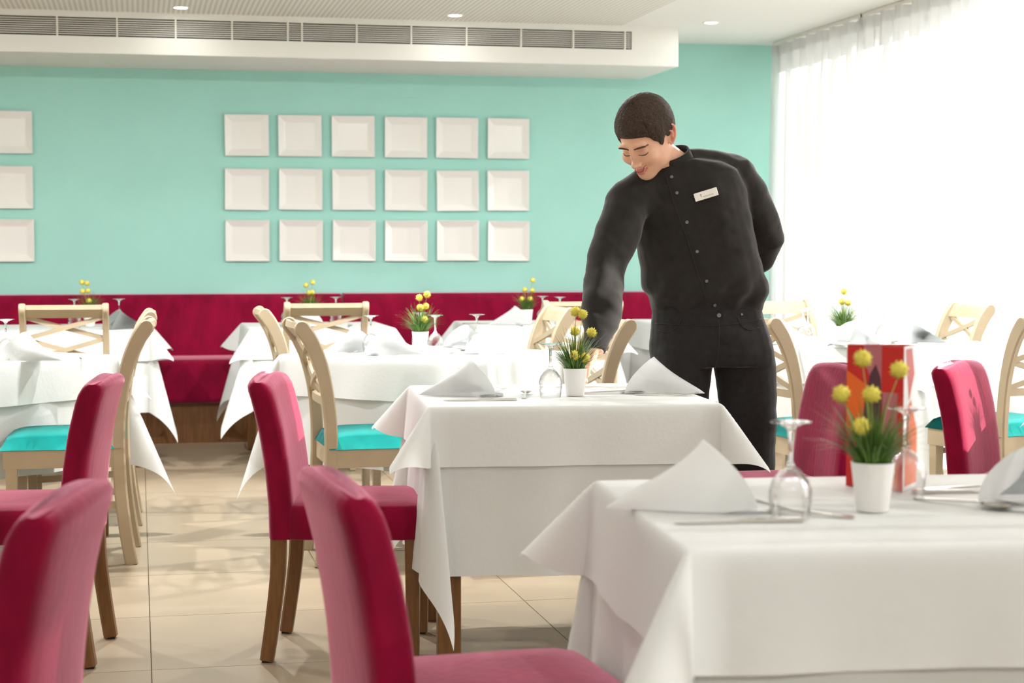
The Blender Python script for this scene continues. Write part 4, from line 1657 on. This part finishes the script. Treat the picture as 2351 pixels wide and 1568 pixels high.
# name badge
p, n_ = on_front(1619, 447, bvh, lift=0.004)
bm = box(-0.041, 0.041, -0.014, 0.014, -0.0015, 0.0015, 0.001, 1)
bd = obj('name_badge', bm, M['badge'], shirt)
n_ = Vector((n_.x * 0.4, -1, n_.z * 0.4)).normalized()
xax = Vector((cos(R(17)), 0, sin(R(17)))); xax = (xax - n_ * xax.dot(n_)).normalized()
yax = n_.cross(xax)
bd.matrix_local = Matrix.Translation(p + n_ * 0.003) @ Matrix((xax, yax, n_)).transposed().to_4x4()
tag(bd, 'white rectangular name badge with small grey print')
bm = bmesh.new()
lathe(bm, [(0.0, 0.0019), (0.003, 0.0019)], 8)
bmesh.ops.translate(bm, verts=bm.verts[:], vec=(-0.018, 0.004, 0))
bx(bm, -0.0195, -0.0165, -0.004, 0.002, 0.0015, 0.0019)
for k in range(9):
    x = -0.012 + k * 0.0042
    bx(bm, x, x + 0.003, -0.0065, -0.0035, 0.0015, 0.0018)
obj('badge_print', bm, M['badge_ink'], bd)

# ---- trousers
bm = bmesh.new()
loft(bm, [ell_ring(J(px, py, d), hw, hd, t) for px, py, d, hw, hd, t in (
    (1622, 700, 6.22, 0.196, 0.128, 0), (1624, 720, 6.22, 0.199, 0.130, 0), (1629, 762, 6.22, 0.212, 0.142, 0), (1635, 808, 6.22, 0.222, 0.145, 0), (1638, 838, 6.22, 0.220, 0.135, 0))])
tube(bm, [J(*p) for p in RL[:-1]] + [J(1552, 1352, 6.24)], [0.108, 0.108, 0.098, 0.082, 0.072, 0.070], 22)
tube(bm, [J(*p) for p in LL[:-1]] + [J(1731, 1352, 6.28)], [0.112, 0.111, 0.101, 0.085, 0.074, 0.072], 22)
me = remesh(bm, 0.0065, 7, 'trousers')
vn_ = [v.normal.copy() for v in me.vertices]
co_ = []
for v, nv in zip(me.vertices, vn_):
    p = v.co.copy()
    n_ = noise.noise(Vector((p.x * 9, p.y * 7, p.z * 12 + p.x * 5))) * 0.004 + noise.noise(Vector((p.x * 22, p.y * 14, p.z * 34))) * 0.0022
    co_.extend(p + nv * n_)
me.vertices.foreach_set('co', co_)
me.update()
me.materials.append(M['trousers'])
trousers = bpy.data.objects.new('trousers', me)
C.objects.link(trousers); trousers.parent = man
bvt = BVHTree.FromPolygons([v.co[:] for v in me.vertices], [p.vertices[:] for p in me.polygons])
for nm, line in (('fly_seam', [(1650, 735), (1652, 770), (1650, 810), (1643, 845)]),
                 ('pocket_seam', [(1512, 758), (1535, 762), (1556, 750), (1566, 728)]),
                 ('pocket_seam', [(1742, 752), (1722, 758), (1703, 748), (1694, 728)]),
                 ('waist_seam', [(1506, 742), (1560, 746), (1640, 748), (1700, 742), (1748, 732)])):
    bm = bmesh.new()
    tube(bm, [on_front(p.x, p.y, bvt, 6.05, 0.0008)[0] for p in catmull([(a, b, 0) for a, b in line], 5)], 0.0016, 6)
    obj(nm, bm, M['trousers'], trousers, True)
p, n_ = on_front(1651, 724, bvt, 6.05, 0.002)
b = bt0.copy(); C.objects.link(b); b.parent = trousers; b.location = p; b.rotation_euler = n_.to_track_quat('Z', 'Y').to_euler(); b.scale = (1.3, 1.3, 1.3)
p, n_ = on_front(1703, 722, bvt, 6.05, 0.002)
b = bt0.copy(); C.objects.link(b); b.name = 'rivet'; b.parent = trousers; b.location = p; b.rotation_euler = n_.to_track_quat('Z', 'Y').to_euler(); b.scale = (0.7, 0.7, 0.7)

# ---- shoes
for L_ in (RL, LL):
    a = J(*L_[-1])
    bm = bmesh.new()
    loft(bm, [[(a.x + w_ * cos(2 * pi * k / 18) , a.y + c_ + ln * sin(2 * pi * k / 18), z) for k in range(18)] for z, w_, ln, c_ in
              ((0.0, 0.044, 0.135, -0.055), (0.02, 0.047, 0.138, -0.055), (0.04, 0.046, 0.130, -0.05), (0.06, 0.042, 0.09, -0.015), (0.10, 0.040, 0.052, 0.015))])
    obj('shoe', bm, M['black'], man, True, 50)
